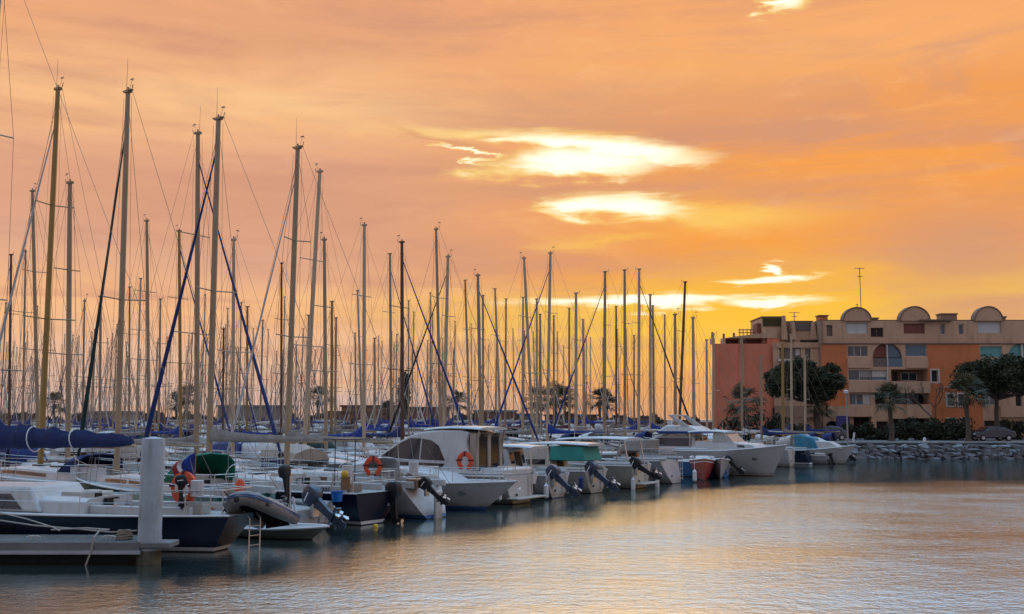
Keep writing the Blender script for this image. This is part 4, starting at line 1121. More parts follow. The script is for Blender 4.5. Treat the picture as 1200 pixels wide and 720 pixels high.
def motor_cruiser(label, stern_w, heading, L, B, F, hull=GEL, anti=ANTI, stripe=None, profile=None, wins=(), wb=.42, wt=.34, motor=None, tilt=0.0, motor_m=BLACKP, roof=None, roof_m=GEL, top=None, cat='motorboat', group=None, bow=.45, canopy=None, cabm=GEL,
                  railing=True, tw=.86, motor_s=1.0, deck=DECK, platform=False, winm=DGLASS, posts=(), name='motorboat', rake=.16, stern=0.0, full=2.4):
    o = thing(name, label, cat, stern_w, heading, group)
    h = Hull(L, B, F, tw=tw, rake=rake, stern=stern, bow=bow, full=full)
    hull_part(h, o, hull, anti, stripe, top, deck, nst=18)
    rubrail(h, o, r=.04)
    if profile:
        b = MB(); zmin = min(p[1] for p in profile); zmax = max(p[1] for p in profile)
        b.prism_y(profile, B * wb, B * wt); cab = b.build('cabin', cabm, o, bevel=.07, smooth=False)
        wf = lambda z: B * wb + (B * wt - B * wb) * (z - zmin) / (zmax - zmin)
        for wpts in wins:
            for s in (1, -1):
                g = MB(); n_ = len(wpts)
                fr = [(x, s * (wf(z) + .012), z) for x, z in wpts]; bk = [(x, s * (wf(z) - .02), z) for x, z in wpts]
                ids = tuple(range(n_)); g.add(fr, [ids if s < 0 else ids[::-1]])
                g.build('window', winm, cab, smooth=False)
        # aft bulkhead: dark doorway and side light; grab rails and hatch on top; windscreen facing forward
        (xa1, za1), (xa2, za2) = profile[-1], profile[0]
        if abs(za1 - za2) > .45:
            def aft(f, y): return (xa2 + (xa1 - xa2) * f - .015, y, za2 + (za1 - za2) * f)
            for y0_, y1_, f0, f1, nm, mm2 in ((-.34, .22, .03, .86, 'cabin_door', BLACKP), (.30, B * wt * .86, .45, .84, 'aft_window', winm), (-B * wt * .86, -.42, .45, .84, 'aft_window', winm)):
                g = MB(); g.add([aft(f0, y0_), aft(f0, y1_), aft(f1, y1_), aft(f1, y0_)], [(0, 1, 2, 3), (3, 2, 1, 0)]); g.build(nm, mm2, cab, smooth=False)
        xs_ = [p[0] for p in profile]; zt_ = max(p[1] for p in profile); xm_ = sum(x for x, z in profile if z > zt_ - .12) / max(1, len([1 for x, z in profile if z > zt_ - .12]))
        if B > 2.2:
            g = MB(); g.tube([(xm_, .3, zt_ - .1), (xm_, .3, zt_ + .25), (xm_ - .1, .3, zt_ + 1.7)], [.03, .014, .007], 5); g.build('radio_whip', STEEL, o)
            g = MB(); g.tube([(xm_ - .3, 0, zt_ - .08), (xm_ - .3, 0, zt_ + .12), (xm_ - .3, 0, zt_ + .22)], [.05, .04, .07], 8); g.build('mast_light', GEL2, o)
    # transom fittings
    g = MB(); yb = h.hb(0) * .62
    g.tube([(-.03, -yb, .15), (-.03, -yb, F + .1)], .016, 5); g.tube([(-.03, -yb + .3, .15), (-.03, -yb + .3, F + .1)], .016, 5)
    for z_ in (.25, .5, .75): g.tube([(-.03, -yb, z_), (-.03, -yb + .3, z_)], .014, 5)
    g.build('stern_ladder', STEEL, o)
    g = MB(); g.tube([(h.pt(0, .45)[0] - .02, yb * .5, F * .35), (h.pt(0, .45)[0] - .06, yb * .5, F * .35)], .05, 8); g.build('drain_outlet', BLACKP, o)
    for ln_ in (.55, .75):
        hx = L * ln_; g = MB(); pr_ = [(hx + .16 * cos(2 * pi * i / 12), h.sheer(ln_) * .62 + .07 * sin(2 * pi * i / 12)) for i in range(12)]
        if L > 6 and F > .9:
            g.add([(x, h.side(x, z) + .012, z) for x, z in pr_], [tuple(range(11, -1, -1))]); g.build('porthole', DGLASS, o, smooth=False)
            g = MB(); g.add([(x, -h.side(x, z) - .012, z) for x, z in pr_], [tuple(range(12))]); g.build('porthole', DGLASS, o, smooth=False)
    if roof:
        x0, x1, z0, z1, wd = roof
        b = MB(); rings = []
        for i in range(7):
            f = i / 6; x = x0 + (x1 - x0) * f; z = z0 + (z1 - z0) * f + .07 * sin(pi * f); w_ = B * wd * (1 - .18 * max(0, f - .6) / .4)
            rings.append([(x, w_, z), (x, w_ * .96, z + .05), (x, w_ * .6, z + .09), (x, -w_ * .6, z + .09), (x, -w_ * .96, z + .05), (x, -w_, z), (x, -w_ * .9, z - .03), (x, w_ * .9, z - .03)])
        b.loft(rings); b.build('hardtop', roof_m, o, angle=50)
        if posts:
            for (xa_, za, xb2, zb2) in posts:
                for s in (1, -1):
                    b = MB(); b.tube([(xa_, s * B * wd * .92, za), (xb2, s * B * wd * .9, zb2)], .035, 6); b.build('roof_post', STEEL if canopy is None else canopy, o)
    if railing:
        pulpit(h, o, True, .55); rails(h, o, 5, .45, .9, .5, .012, (1,))
    if platform:
        b = MB(); b.bb(-.55, .02, -B * .36, B * .36, .22, .30); b.build('swim_platform', GEL2, o, bevel=.03)
    if motor is not None: outboard(o, motor, tilt, motor_m, motor_s)
    cp = MB()   # cockpit coaming round the stern
    x1 = L * .36
    for s in (1, -1): cp.tube([(x, s * (h.hb(x / L) * .9), h.sheer(x / L) + .1) for x in (.1, x1 * .5, x1)], [.11, .12, .08], 6)
    cp.build('cockpit_coaming', cabm, o)
    return o, h
# ------------------------------------------------------------------ pontoons, piles
PDECK = mat('pontoon_planks', (.10, .092, .082), .85, var=.25, scale=3, bump=.3, bscale=14)
PEDGE = mat('pontoon_fascia', (.16, .155, .15), .7, var=.2, scale=2)
FLOAT = mat('pontoon_float_dark', (.02, .02, .02), .9, var=.4)
PILE = mat('pile_white', (.36, .40, .43), .6, var=.2, scale=1.2, streak=.45, sscale=7, bump=.15, bscale=10)
WEED = mat('tide_stain', (.10, .09, .055), .9, var=.5, scale=6)
def rowpt(t, d): return L0 + ROWDIR * t - OUT * d        # d metres behind the outer line
def pontoon(t0, t1, d0, d1, label, z=.52):
    o = thing('pontoon', label, 'pontoon', rowpt(t0, (d0 + d1) / 2), atan2(ROWDIR.y, ROWDIR.x), 'floating pontoons between the boat rows')
    L = t1 - t0; w_ = (d1 - d0) / 2
    b = MB(); b.bb(0, L, -w_, w_, z - .06, z); b.build('deck', PDECK, o, smooth=False)
    b = MB(); b.bb(0, L, -w_ - .05, -w_ - .004, z - .3, z + .01); b.bb(0, L, w_ + .004, w_ + .05, z - .3, z + .01); b.build('fascia', PEDGE, o, smooth=False)
    b = MB(); x = 1
    while x < L - 2: b.bb(x, x + 2.2, -w_ * .8, w_ * .8, -.2, z - .064); x += 4
    b.build('float', FLOAT, o, smooth=False)
PONT = [(-6, 68, 10.6, 12.0), (2, 110, 41.6, 43.2), (10, 118, 72.5, 74), (20, 125, 103, 104.5)]
for (a, b_, c, d), l in zip(PONT, ('nearest floating pontoon behind the first row of boats', 'second floating pontoon among the masts', 'third floating pontoon deep in the marina', 'farthest floating pontoon before the low buildings')):
    pontoon(a, b_, c, d, l)

# the pontoon in the near left corner with its pile
o = thing('pontoon', 'near pontoon end with white edge boards at the lower left', 'pontoon', (0, 0, 0))
xr = at(162, 640, 24.4).x
b = MB(); b.bb(-20, xr, 24.4, 25.9, .44, .50)
xx = -20
while xx < xr - .15: b.bb(xx, xx + .138, 24.4, 25.9, .502, .54 + R.uniform(-.003, .003)); xx += .146
b.build('deck', PDECK, o, smooth=False)
for px_ in (40, 128):
    b = MB(); cx_ = at(px_, 622, 24.7).x; b.tube([(cx_ - .17, 24.7, .62), (cx_ - .1, 24.7, .64), (cx_ + .1, 24.7, .64), (cx_ + .17, 24.7, .62)], [.012, .02, .02, .012], 6)
    for s in (-.06, .06): b.tube([(cx_ + s, 24.7, .53), (cx_ + s, 24.7, .64)], .018, 6)
    b.build('cleat', STEEL, o)
b = MB(); b.bb(-20, xr + .06, 24.33, 24.396, .30, .535); b.bb(xr + .004, xr + .06, 24.4, 25.9, .30, .535); b.build('fascia', PEDGE, o, smooth=False)
b = MB(); b.bb(-20, xr + .09, 24.28, 24.326, .26, .345); b.build('edge_board', GREYW, o, smooth=False)
b = MB(); b.bb(-20, xr - .35, 24.75, 25.6, -.3, .466); b.build('float', FLOAT, o, smooth=False)
b = MB(); b.bb(xr + .064, at(204, 633, 24.6).x, 24.3, 25.0, .40, .53); b.build('pile_collar', PEDGE, o, bevel=.02)
pl = thing('mooring_pile', 'thick white mooring pile standing at the end of the near pontoon', 'pile', (at(175, 640, 24.65).x, 24.65, 0))
b = MB(); N = 20; cir = lambda r_, z: [(r_ * cos(2 * pi * i / N), r_ * sin(2 * pi * i / N), z) for i in range(N)]
b.loft([cir(.275, .32), cir(.275, 2.9), cir(.26, 3.0), cir(.05, 3.04)]); b.build('shaft', PILE, pl, angle=50)
b = MB(); b.loft([cir(.282, -1), cir(.284, .1), cir(.274, .33)]); b.build('stained_foot', WEED, pl, angle=50)
# ropes on the near pontoon
def rope(pts, label, r=.018, m=ROPE, cat='rope', name='mooring_rope'):
    o = MB().tube(pts, r, 6).build(name, m); return tag(o, label, cat)
rope([at(60, 621, 25.2), at(100, 619, 25.0), at(128, 621, 24.8), at(117, 622, 24.5), at(110, 630, 24.28), at(107, 645, 24.26), at(103, 656, 24.27), at(100, 664, 24.28)], 'pale rope hanging over the edge of the near pontoon', .022)
rope([at(0, 610, 26.3), at(40, 616, 25.8), at(90, 620, 25.4), at(130, 624, 25.0), at(160, 622, 24.9)], 'pale rope lying along the near pontoon towards the pile', .02)
rope([at(-5, 600, 26.5), at(30, 608, 25.8), at(62, 618, 25.0), at(70, 622, 24.7)], 'mooring line slanting down from the dark hulled boat to the pontoon', .016)
cb = MB(); rr = random.Random(3)
for i in range(7):
    cb.tube([(.2 * (1 - .05 * i) * cos(k * .7) + rr.uniform(-.02, .02), .2 * (1 - .05 * i) * sin(k * .7), .03 + .03 * i + rr.uniform(-.01, .01)) for k in range(10)], .02, 5)
cb = cb.build('rope_coil', mat('tan_rope', (.22, .17, .12), .95, var=.3, scale=20)); cb.location = (at(146, 620, 24.9).x, 24.9, .54); tag(cb, 'tan coil of rope on the near pontoon left of the pile', 'rope')

# ------------------------------------------------------------------ row one, built boat by boat
def head(a, b_): return atan2(b_.y - a.y, b_.x - a.x)
# A: dark blue hulled yacht, stern to the right of the pile
stA = at(258, 645, 27.0); stA.z = 0; mA = Vector((-16.0, 29.1, 0)); LA = 13.2
topA = Vector((-15.6, 29.1, 17.5))
oA, hA = sail_cruiser('dark blue yacht with white deck moored behind the near pontoon', mA, head(stA, mA), 17, topA, LA, 3.5, .92, mm=MASTW, mw=.2, hull=NAVY, stripe=WHITEP, anti=ANTI, furl=None, cover=NAVYC, xmf=(mA - stA).length / LA,
                      spread=(.35, .66), lvl=2, boom_frac=.44, boom_z=2.72, fat=.44, anchor_stern=stA, whip=False, stern=-.05, tw=.42, wr=.008)
for f_, hh in ((.36, .30), (.60, .24)):
    b = MB(); xw = 8.3 - .3 - 5.6 * f_
    b.tube([(xw + .05 * sin(q_), .31 * hh / .3 * cos(q_), 2.90 + hh * 1.18 * sin(q_)) for q_ in [2 * pi * i / 14 for i in range(15)]], .016, 5); b.build('sail_tie', WHITEP, oA)
# its cabin windows are long and dark; companion box, cockpit table, pedestal
b = MB(); xx = 7.2
b.prism_y([(4.7, .98), (11.0, 1.05), (9.8, 1.45), (8.6, 1.62), (5.2, 1.66)], 1.2, 1.02); cab = b.build('deckhouse', GEL, oA, bevel=.08, smooth=False)
for s in (1, -1):
    g = MB(); pts = [(5.25, 1.06), (8.9, 1.1), (8.5, 1.42), (5.75, 1.46)]
    wf = lambda z: 1.2 - (z - .98) / .68 * .18 + .015
    ids = (0, 1, 2, 3); g.add([(x, s * wf(z), z) for x, z in pts], [ids if s < 0 else ids[::-1]]); g.build('window', DGLASS, cab, smooth=False)
b = MB(); b.bb(3.55, 3.95, .15, .55, 1.0, 1.55); b.build('instrument_pod', GEL2, oA, bevel=.05)
b = MB(); b.bb(3.535, 3.548, .2, .5, 1.08, 1.5); b.build('pod_screen', BLACKP, oA, smooth=False)
b = MB()
for i in range(20):
    q_ = 2 * pi * i / 20; q2 = 2 * pi * (i + 1) / 20
    b.tube([(2.2, .42 * cos(q_), 1.42 + .42 * sin(q_)), (2.2, .42 * cos(q2), 1.42 + .42 * sin(q2))], .014, 5, cap=False)
for i in range(3): b.tube([(2.2, 0, 1.42), (2.2, .42 * cos(i * 2.09 + .5), 1.42 + .42 * sin(i * 2.09 + .5))], .01, 4)
b.tube([(2.3, 0, .95), (2.25, 0, 1.5)], .06, 6); b.build('steering_wheel', STEEL, oA)
outboard(oA, (.75, .95, 1.72), .1, BLACKP, .62, yaw=.6)
# A2: green hulled sailboat with green spray hood
st = at(300, 630, 31.4); st.z = 0; mm_ = at(139, 500, 36.5)
o, h = sail_cruiser('sailboat with dark green hull, green spray hood and a tall pale mast', mm_, head(st, mm_), 15, at(150, 106, 36.5), 11.2, 3.1, 1.05, mw=.26, hull=GREENH, stripe=WHITEP, furl=DKGREEN, furl_r=.10, cover=GREYC, xmf=(Vector((mm_.x, mm_.y, 0)) - st).length / 11.2,
                    dodger=GREEN, dodger_h=1.4, spread=(.44,), lvl=2, boom_frac=.47, boom_z=2.55, fat=.13, anchor_stern=st, wr=.009)
# dinghy hung at the stern of the dark blue yacht
dg = thing('inflatable_dinghy', 'grey inflatable dinghy with a blue stripe hung behind the dark blue yacht', 'dinghy', (0, 0, 0))
M4 = Matrix.Translation(at(303, 601, 27.4)) @ Matrix.Rotation(radians(-106), 4, 'Z') @ Matrix.Rotation(radians(-17), 4, 'Y') @ Matrix.Rotation(radians(9), 4, 'X') @ Matrix.Scale(.84, 4)
path = [(-1.5, .62, .0), (-1.3, .62, 0), (-.3, .64, 0), (.5, .60, .03), (.95, .42, .12), (1.15, .2, .19), (1.2, 0, .2), (1.15, -.2, .19), (.95, -.42, .12), (.5, -.60, .03), (-.3, -.64, 0), (-1.3, -.62, 0), (-1.5, -.62, 0)]
b = MB(); b.tube(path, [.05, .20, .23, .235, .235, .23, .23, .23, .235, .235, .23, .20, .05], 12); b.rotate(M4); tb_ = b.build('tube', RUBBER, dg, angle=60)
b = MB()
for off in (.0, .07):
    b.tube([(x * 1.02 + .19 * (1 if abs(y) < .5 else .0), y + .216 * (1 if y > 0 else -1) * (1 if abs(y) > .3 else .35), z + .07 - off * .9) for x, y, z in path[1:-1]], .018, 6)
b.rotate(M4); b.build('rubbing_stripe', BLUESTR, tb_)
b = MB(); b.loft([[(x, y, z + .02 - .05 * (1 - abs(y))) for y in (-.6, 0, .6)] + [(x, y, z + .06) for y in (.6, 0, -.6)] for x, z in ((-1.3, 0), (0, 0), (.9, .08))]); b.rotate(M4); b.build('floor', mat('matt_black_floor', (.004, .004, .005), .98, var=.3, spec=.05), dg)
b = MB(); b.bb(-1.33, -1.28, -.42, .42, -.2, .3); b.rotate(M4); b.build('transom', BLACKP, dg)
for c_, r_ in (((1.42, 0, .12), (.06, .09, .11)), ((.75, .72, .0), (.10, .05, .06)), ((.75, -.72, .0), (.10, .05, .06))): b = MB(); b.ell(c_, r_); b.rotate(M4); b.build('tow_fitting', BLACKP, tb_)
b = MB(); b.tube([(-.9, .55, .25), (.1, .62, .27), (.5, .60, .28)], .035, 6); b.rotate(M4); b.build('oar', GREYW, dg)
rope([at(262, 575, 27.2), at(270, 586, 27.2), at(258, 605, 27.1), at(247, 615, 26.9)], 'dark line from the dinghy bow to the dark blue yacht', .02, BLACKP)
# ensign
fl = thing('ensign_flag', 'drooping blue white and red flag at the stern of the dark blue yacht', 'flag', at(228, 575, 26.9))
b = MB(); b.tube([(0, 0, -.3), (.0, 0, 1.05)], .015, 6); b.build('staff', WOOD, fl)
def drape(f0, f1, m):
    b = MB(); N = 8; rows = []
    for i in range(N + 1):
        v = i / N; row = []
        for j in range(5):
            u = f0 + (f1 - f0) * j / 4
            row.append((-.02 - .62 * u * (.5 + .5 * sin(pi * min(1, v + .2))) + .03 * sin(9 * v + 4 * u), .05 * sin(14 * u + 3 * v), 1.02 - .28 * u - .72 * v))
        rows.append(row)
    b.loft(rows, closed=False, caps=False); ob = b.build('cloth', m, fl, angle=80); sm = ob.modifiers.new('thickness', 'SOLIDIFY'); sm.thickness = .006
drape(0, .55, BLUEC); drape(.55, .72, WHITEP); drape(.72, 1, REDC)
horseshoe(at(216, 572, 26.75), -.3, 'large orange lifebuoy behind the black outboard on the dark blue yacht', 1.25)
horseshoe(at(437, 547, 33.3), .25, 'orange horseshoe lifebuoy on the stern rail of the navy sailboat', 1.0)
horseshoe(at(545, 541, 41.0), -.35, 'orange horseshoe lifebuoy on the rail of the white cabin cruiser', 1.15)
b = MB(); b.tube([(0, 0, -.18), (0, 0, -.14), (0, 0, .1), (0, 0, .2)], [.06, .13, .13, .06], 10); o = b.build('fender', ORANGE); o.location = at(281, 570, 29.2); tag(o, 'small orange fender above the grey dinghy', 'fender')
def fender(px, py, D, label, m=WHITEP, r=.11):
    b = MB(); b.tube([(0, 0, -.34), (0, 0, -.28), (0, 0, .2), (0, 0, .27), (0, 0, .33)], [r * .3, r, r, r * .4, r * .2], 10); b.tube([(0, 0, .3), (0, .02, .75)], .012, 4)
    o = b.build('fender', m); o.location = at(px, py, D); tag(o, label, 'fender')
# C: navy sailboat stern on, with outboard and bucket
st = at(436, 612, 33.6); st.z = 0; mm_ = at(246, 500, 38.0)
oC, hC = sail_cruiser('navy blue sailboat with a name on its coaming and a black outboard on its stern', mm_, head(st, mm_), 15, at(256, 138, 38.0), 12.4, 3.1, 1.0, mw=.27, hull=NAVY, stripe=WHITEP, anti=ANTI, furl=BLUE2, furl_r=.12, cover=GREYC,
                      xmf=(Vector((mm_.x, mm_.y, 0)) - st).length / 12.4, spread=(.5,), lvl=2, boom_frac=.47, boom_z=2.65, fat=.2, anchor_stern=st, wr=.009, stern=-.02, tw=.7)
outboard(oC, (-.12, -.75, .80), .12, BLACKP, 1.15, yaw=.0, stripe=False)
cu = bpy.data.curves.new('name_lettering', 'FONT'); cu.body = 'Jhawaai'; cu.size = .34; cu.extrude = .006; cu.align_x = 'CENTER'; cu.shear = .25
t0_ = bpy.data.objects.new('lettering_source', cu); COL.objects.link(t0_); tm_ = bpy.data.meshes.new_from_object(t0_.evaluated_get(bpy.context.evaluated_depsgraph_get())); bpy.data.objects.remove(t0_); bpy.data.curves.remove(cu)
tx = bpy.data.objects.new('name_lettering', tm_); COL.objects.link(tx); tm_.materials.clear(); tm_.materials.append(mat('lettering_slate', (.05, .06, .10), .5)); tx.parent = oC
tx.rotation_euler = (pi / 2, 0, pi); tx.location = (1.55, hC.hb(.12) * .74 + .022, hC.sheer(.15) - .0)
b = MB(); b.loft([[(r_ * cos(2 * pi * i / 14), r_ * sin(2 * pi * i / 14), z) for i in range(14)] for r_, z in ((.15, -.16), (.20, .14), (.215, .15), (.215, .17), (.195, .17), (.14, -.12))]); bk = b.build('bucket', mat('blue_bucket_plastic', (.005, .14, .50), .4, var=.1), angle=40); bk.location = at(395, 582, 32.2); tag(bk, 'bright blue bucket hanging from the rail of the navy sailboat', 'bucket')
b = MB(); b.tube([(.2 * cos(pi * i / 10), 0, .16 + .5 * sin(pi * i / 10)) for i in range(11)], .01, 4); b.build('handle', WIRE, bk)
wb_ = thing('engine_bracket_board', 'wooden board with a sunset glint modelled as a yellow cap on the rail of the navy sailboat', 'board', at(405, 566, 32.6)); b = MB(); b.bb(-.15, .15, -.04, .04, -.22, .2); b.build('board', WOOD, wb_, bevel=.02); b = MB(); b.ell((-.03, -.02, .28), (.12, .1, .13)); b.build('cap', YELLOW, wb_)  # yellow cap stands in for a sunset glint on the board
b = MB(); b.ell((0, 0, 0), (.09, .09, .09)); o = b.build('mooring_float', YELLOW); o.location = (at(440, 615, 32.6).x, 32.6, .03); tag(o, 'small yellow float in the water under the navy stern', 'float')
# grey boat with the tilted slate outboard between the dinghy and the navy sailboat (bow inward)
oB, hB = motor_cruiser('grey day boat with a slate outboard tilted up beside the navy sailboat', Vector((at(366, 615, 31.6).x, 31.6, 0)), ANG_IN - .05, 5.6, 2.1, .62, hull=GREYW, anti=ANTI, motor=(-.12, 0, .72), tilt=radians(58), motor_m=NAVYP, railing=False, motor_s=1.35, tw=.9, cabm=GREYW,
                       profile=[(3.2, .6), (4.6, .7), (4.3, .95), (3.4, 1.0)], wb=.3, wt=.24)
# pale green-grey hull under the dinghy, bow out
ob2, hb2 = motor_cruiser('low pale grey green tender lying under the hung dinghy', Vector((at(268, 590, 31.0).x, 31.0, 0)), ANG_OUT + .06, 3.9, 1.6, .26, hull=mat('pale_green_gelcoat', (.15, .18, .155), .4, var=.2), anti=ANTI, bow=.14, railing=False)
b = MB()
for s in (.16, -.16): b.tube([(0, s, -.1), (0, s, 1.15)], .028, 6)
for z in (.15, .4, .65, .9): b.tube([(0, -.16, z), (0, .16, z)], .022, 6)
o = b.build('boarding_ladder', WHITEP); o.location = (at(351, 610, 30.4).x, 30.4, .0); o.rotation_euler = (.0, -.18, .3); tag(o, 'white boarding ladder right of the grey dinghy', 'ladder')
oo = thing('outboard_motor', 'black outboard clamped on a pole right above the grey dinghy', 'outboard', at(337, 576, 30.2)); outboard(oo, (0, 0, .42), -.15, BLACKP, .85, yaw=1.2, stripe=False); b = MB(); b.tube([(0.1, 0, -1.0), (.06, 0, .4)], .03, 6); b.tube([(-.3, 0, -.3), (.35, 0, -.25)], .02, 6); b.build('rail', STEEL, oo)
# D: white stern with outboard just right of the navy sailboat
st = at(512, 600, 35.6); st.z = 0; mm_ = at(337, 500, 40.0)
oD, hD = sail_cruiser('white sailboat with a broad plain transom right of the navy sailboat', mm_, head(st, mm_), 15, at(349, 172, 40.0), 11.6, 3.0, 1.02, mw=.26, hull=GEL, stripe=BLUESTR, anti=ANTI, furl=WHITEC, furl_r=.07, cover=GREYC,
                      xmf=(Vector((mm_.x, mm_.y, 0)) - st).length / 11.6, spread=(.40, .70), lvl=2, boom_frac=.48, boom_z=2.6, fat=.15, anchor_stern=st, wr=.009, stern=.06, tw=.72, dodger=WHITEC)
outboard(oD, (.0, .55, .98), .9, BLACKP, .9, yaw=.2)
b = MB(); b.bb(-.10, .0, -.2, .2, -.1, .95); b.build('rudder_blade', GEL, oD, bevel=.04)
# E: white motorboat lying bow out
bE = at(606, 566, 38.2)
d_ = Vector((cos(ANG_OUT + .12), sin(ANG_OUT + .12), 0)); stE = Vector((bE.x, bE.y, 0)) - d_ * 8.0
oE, hE = motor_cruiser('white motorboat with a sharp bow pointing out to open water', stE, ANG_OUT + .12, 8.0, 2.8, .95, hull=GEL, anti=ANTIB, bow=.16, rake=.17, stripe=BLUESTR,
                       profile=[(1.6, .95), (5.6, 1.0), (5.0, 1.32), (3.4, 1.55), (1.7, 1.55)], wins=([(2.0, 1.12), (4.9, 1.1), (4.4, 1.3), (2.0, 1.36)],), wb=.36, wt=.27, full=1.9)
b = MB(); b.tube([(7.5, 0, 1.18), (8.05, 0, 1.12), (8.1, 0, .95)], .03, 6); b.tube([(8.05, -.16, .86), (8.1, 0, .80), (8.05, .16, .86)], .03, 6); b.build('anchor', STEEL, oE)
# F: big white cabin cruiser, stern to the right
stF = at(611, 588, 41.6); stF.z = 0
prof = [(1.65, 1.1), (7.3, 1.25), (7.0, 1.62), (6.3, 2.05), (5.6, 2.48), (5.05, 2.74), (4.4, 2.9), (3.4, 3.0), (2.4, 3.0), (1.9, 2.9), (2.0, 2.5)]
oF, hF = motor_cruiser('large white cabin cruiser with curved dark side windows', stF, ANG_IN, 8.8, 3.1, 1.08, hull=GEL, anti=ANTI, profile=prof, wb=.43, wt=.33, bow=.5,
                       wins=([(3.0, 1.72), (4.3, 1.75), (4.3, 2.62), (3.8, 2.55), (3.4, 2.34)], [(4.38, 1.75), (6.55, 1.78), (6.0, 2.12), (5.4, 2.46), (4.95, 2.64), (4.38, 2.63)], [(3.1, 1.45), (6.9, 1.5), (6.8, 1.64), (3.0, 1.60)]), roof=(1.35, 4.4, 3.02, 2.98, .34), roof_m=GEL, platform=True, posts=((1.45, 2.98, 1.75, 1.2),), canopy=BEIGEC, cat='motorboat')
g = MB(); N = 5
for s in (1, -1):
    pts = []
    for i in range(N + 1):
        x = .5 + 3.2 * i / N
        for z in (.32, .66): pts.append((x, s * (hF.side(x, z) + .02), z))
    g.add(pts, [((2 * i, 2 * i + 2, 2 * i + 3, 2 * i + 1) if s > 0 else (2 * i, 2 * i + 1, 2 * i + 3, 2 * i + 2)) for i in range(N)])
g.build('hull_window', DGLASS, oF, smooth=False)
b = MB(); b.bb(.15, 1.3, -1.2, 1.2, 1.1, 1.45); b.build('cockpit_seat', GEL, oF, bevel=.1)
b = MB(); b.bb(1.62, 1.85, -.75, .75, 1.2, 2.7); b.build('cabin_door', DGLASS, oF, smooth=False)
for y_ in (-.9, .9, 0): b = MB(); b.bb(1.57, 1.89, y_ - .12, y_ + .12, 1.15, 2.85); b.build('curtain', BEIGEC, oF, bevel=.03)
b = MB(); b.bb(-.02, .005, -1.05, -.85, .45, .75); b.build('transom_locker', BLACKP, oF, smooth=False)
# G, H: two small cabin boats with tilted outboards
G_ = lambda k: [(1.9, .9), (4.9, 1.05), (4.55, 1.45), (3.7, 2.05), (2.2, 2.15)]
Gw = ([(2.3, 1.45), (4.25, 1.45), (3.65, 1.95), (2.4, 2.02)],)
stG = at(654, 580, 44.6); stG.z = 0
oG, hG = motor_cruiser('white hardtop fishing boat with a slate outboard tilted up right of the cabin cruiser', stG, ANG_IN + .03, 6.6, 2.5, .95, hull=GEL, anti=ANTIB, profile=G_(0), wins=Gw, wb=.36, wt=.29, roof=(.9, 4.0, 2.16, 2.16, .33), motor=(-.15, .55, .78), tilt=radians(52), motor_m=NAVYP, motor_s=1.3, posts=((1.0, 2.16, .9, 1.0),))
stH = at(699, 574, 47.4); stH.z = 0
oH, hH = motor_cruiser('cream fishing boat with a turquoise side screen and a tilted slate outboard', stH, ANG_IN - .02, 6.8, 2.5, .98, hull=GEL2, anti=ANTI, profile=G_(1), wins=([(2.3, 1.3), (4.3, 1.25), (4.1, 1.5), (2.3, 1.55)],), wb=.37, wt=.30, motor=(-.15, .5, .80), tilt=radians(55), motor_m=NAVYP, motor_s=1.35, cabm=GEL2, roof=(.0, 3.9, 2.22, 2.2, .345), roof_m=GEL)
b = MB(); b.prism_y([(.15, 1.5), (2.1, 1.5), (2.05, 2.16), (.3, 2.18)], .86, .78); b.build('side_screen', TEAL, oH, bevel=.04)
# I: canopy boat with dark outboard
stI = at(752, 572, 50.6); stI.z = 0
oI, hI = motor_cruiser('white boat under a pale canopy roof with a dark outboard tilted clear of the water', stI, ANG_IN, 7.2, 2.7, 1.08, hull=GEL2, anti=ANTI, profile=[(2.8, 1.0), (5.6, 1.15), (5.2, 1.5), (4.2, 2.3), (3.1, 2.35)], wins=([(3.2, 1.55), (4.9, 1.5), (4.15, 2.15), (3.2, 2.2)],), wb=.37, wt=.30,
                       roof=(.35, 4.5, 2.42, 2.36, .38), roof_m=WHITEC, motor=(-.2, .85, .95), tilt=radians(62), motor_m=BLACKP, motor_s=1.25, posts=((.5, 2.42, .25, 1.1), (1.6, 2.42, 1.9, 1.1)), platform=True)
# J: sailboat transom
# (its mast is one of the measured ones further below) small dayboats right of it
stR = at(822, 545, 60.5); stR.z = 0
motor_cruiser('narrow red hulled boat lying bow on between white hulls', stR, -1.72, 4.6, 1.55, 1.0, hull=REDC, top=WHITEP, anti=ANTI, tw=.7, railing=False, profile=[(1.0, .95), (2.9, 1.0), (2.5, 1.25), (1.2, 1.3)], wb=.3, wt=.24, bow=.25, rake=.2, full=1.6)
stR = at(838, 545, 62.0); stR.z = 0
motor_cruiser('narrow white boat lying bow on right of the red hulled one', stR, -1.70, 4.8, 1.45, .95, hull=GEL, anti=ANTI, tw=.7, railing=False, bow=.25, rake=.2, full=1.6)
stB = at(851, 560, 59.4); stB.z = 0
motor_cruiser('small bright blue boat with a black outboard beside the white motor yacht', stB, ANG_IN + .04, 5.0, 1.6, .85, hull=BLUEH, anti=ANTI, tw=.85, railing=False, motor=(-.12, -.3, .78), tilt=radians(48), motor_s=1.0, cabm=BLUEH, bow=.3)
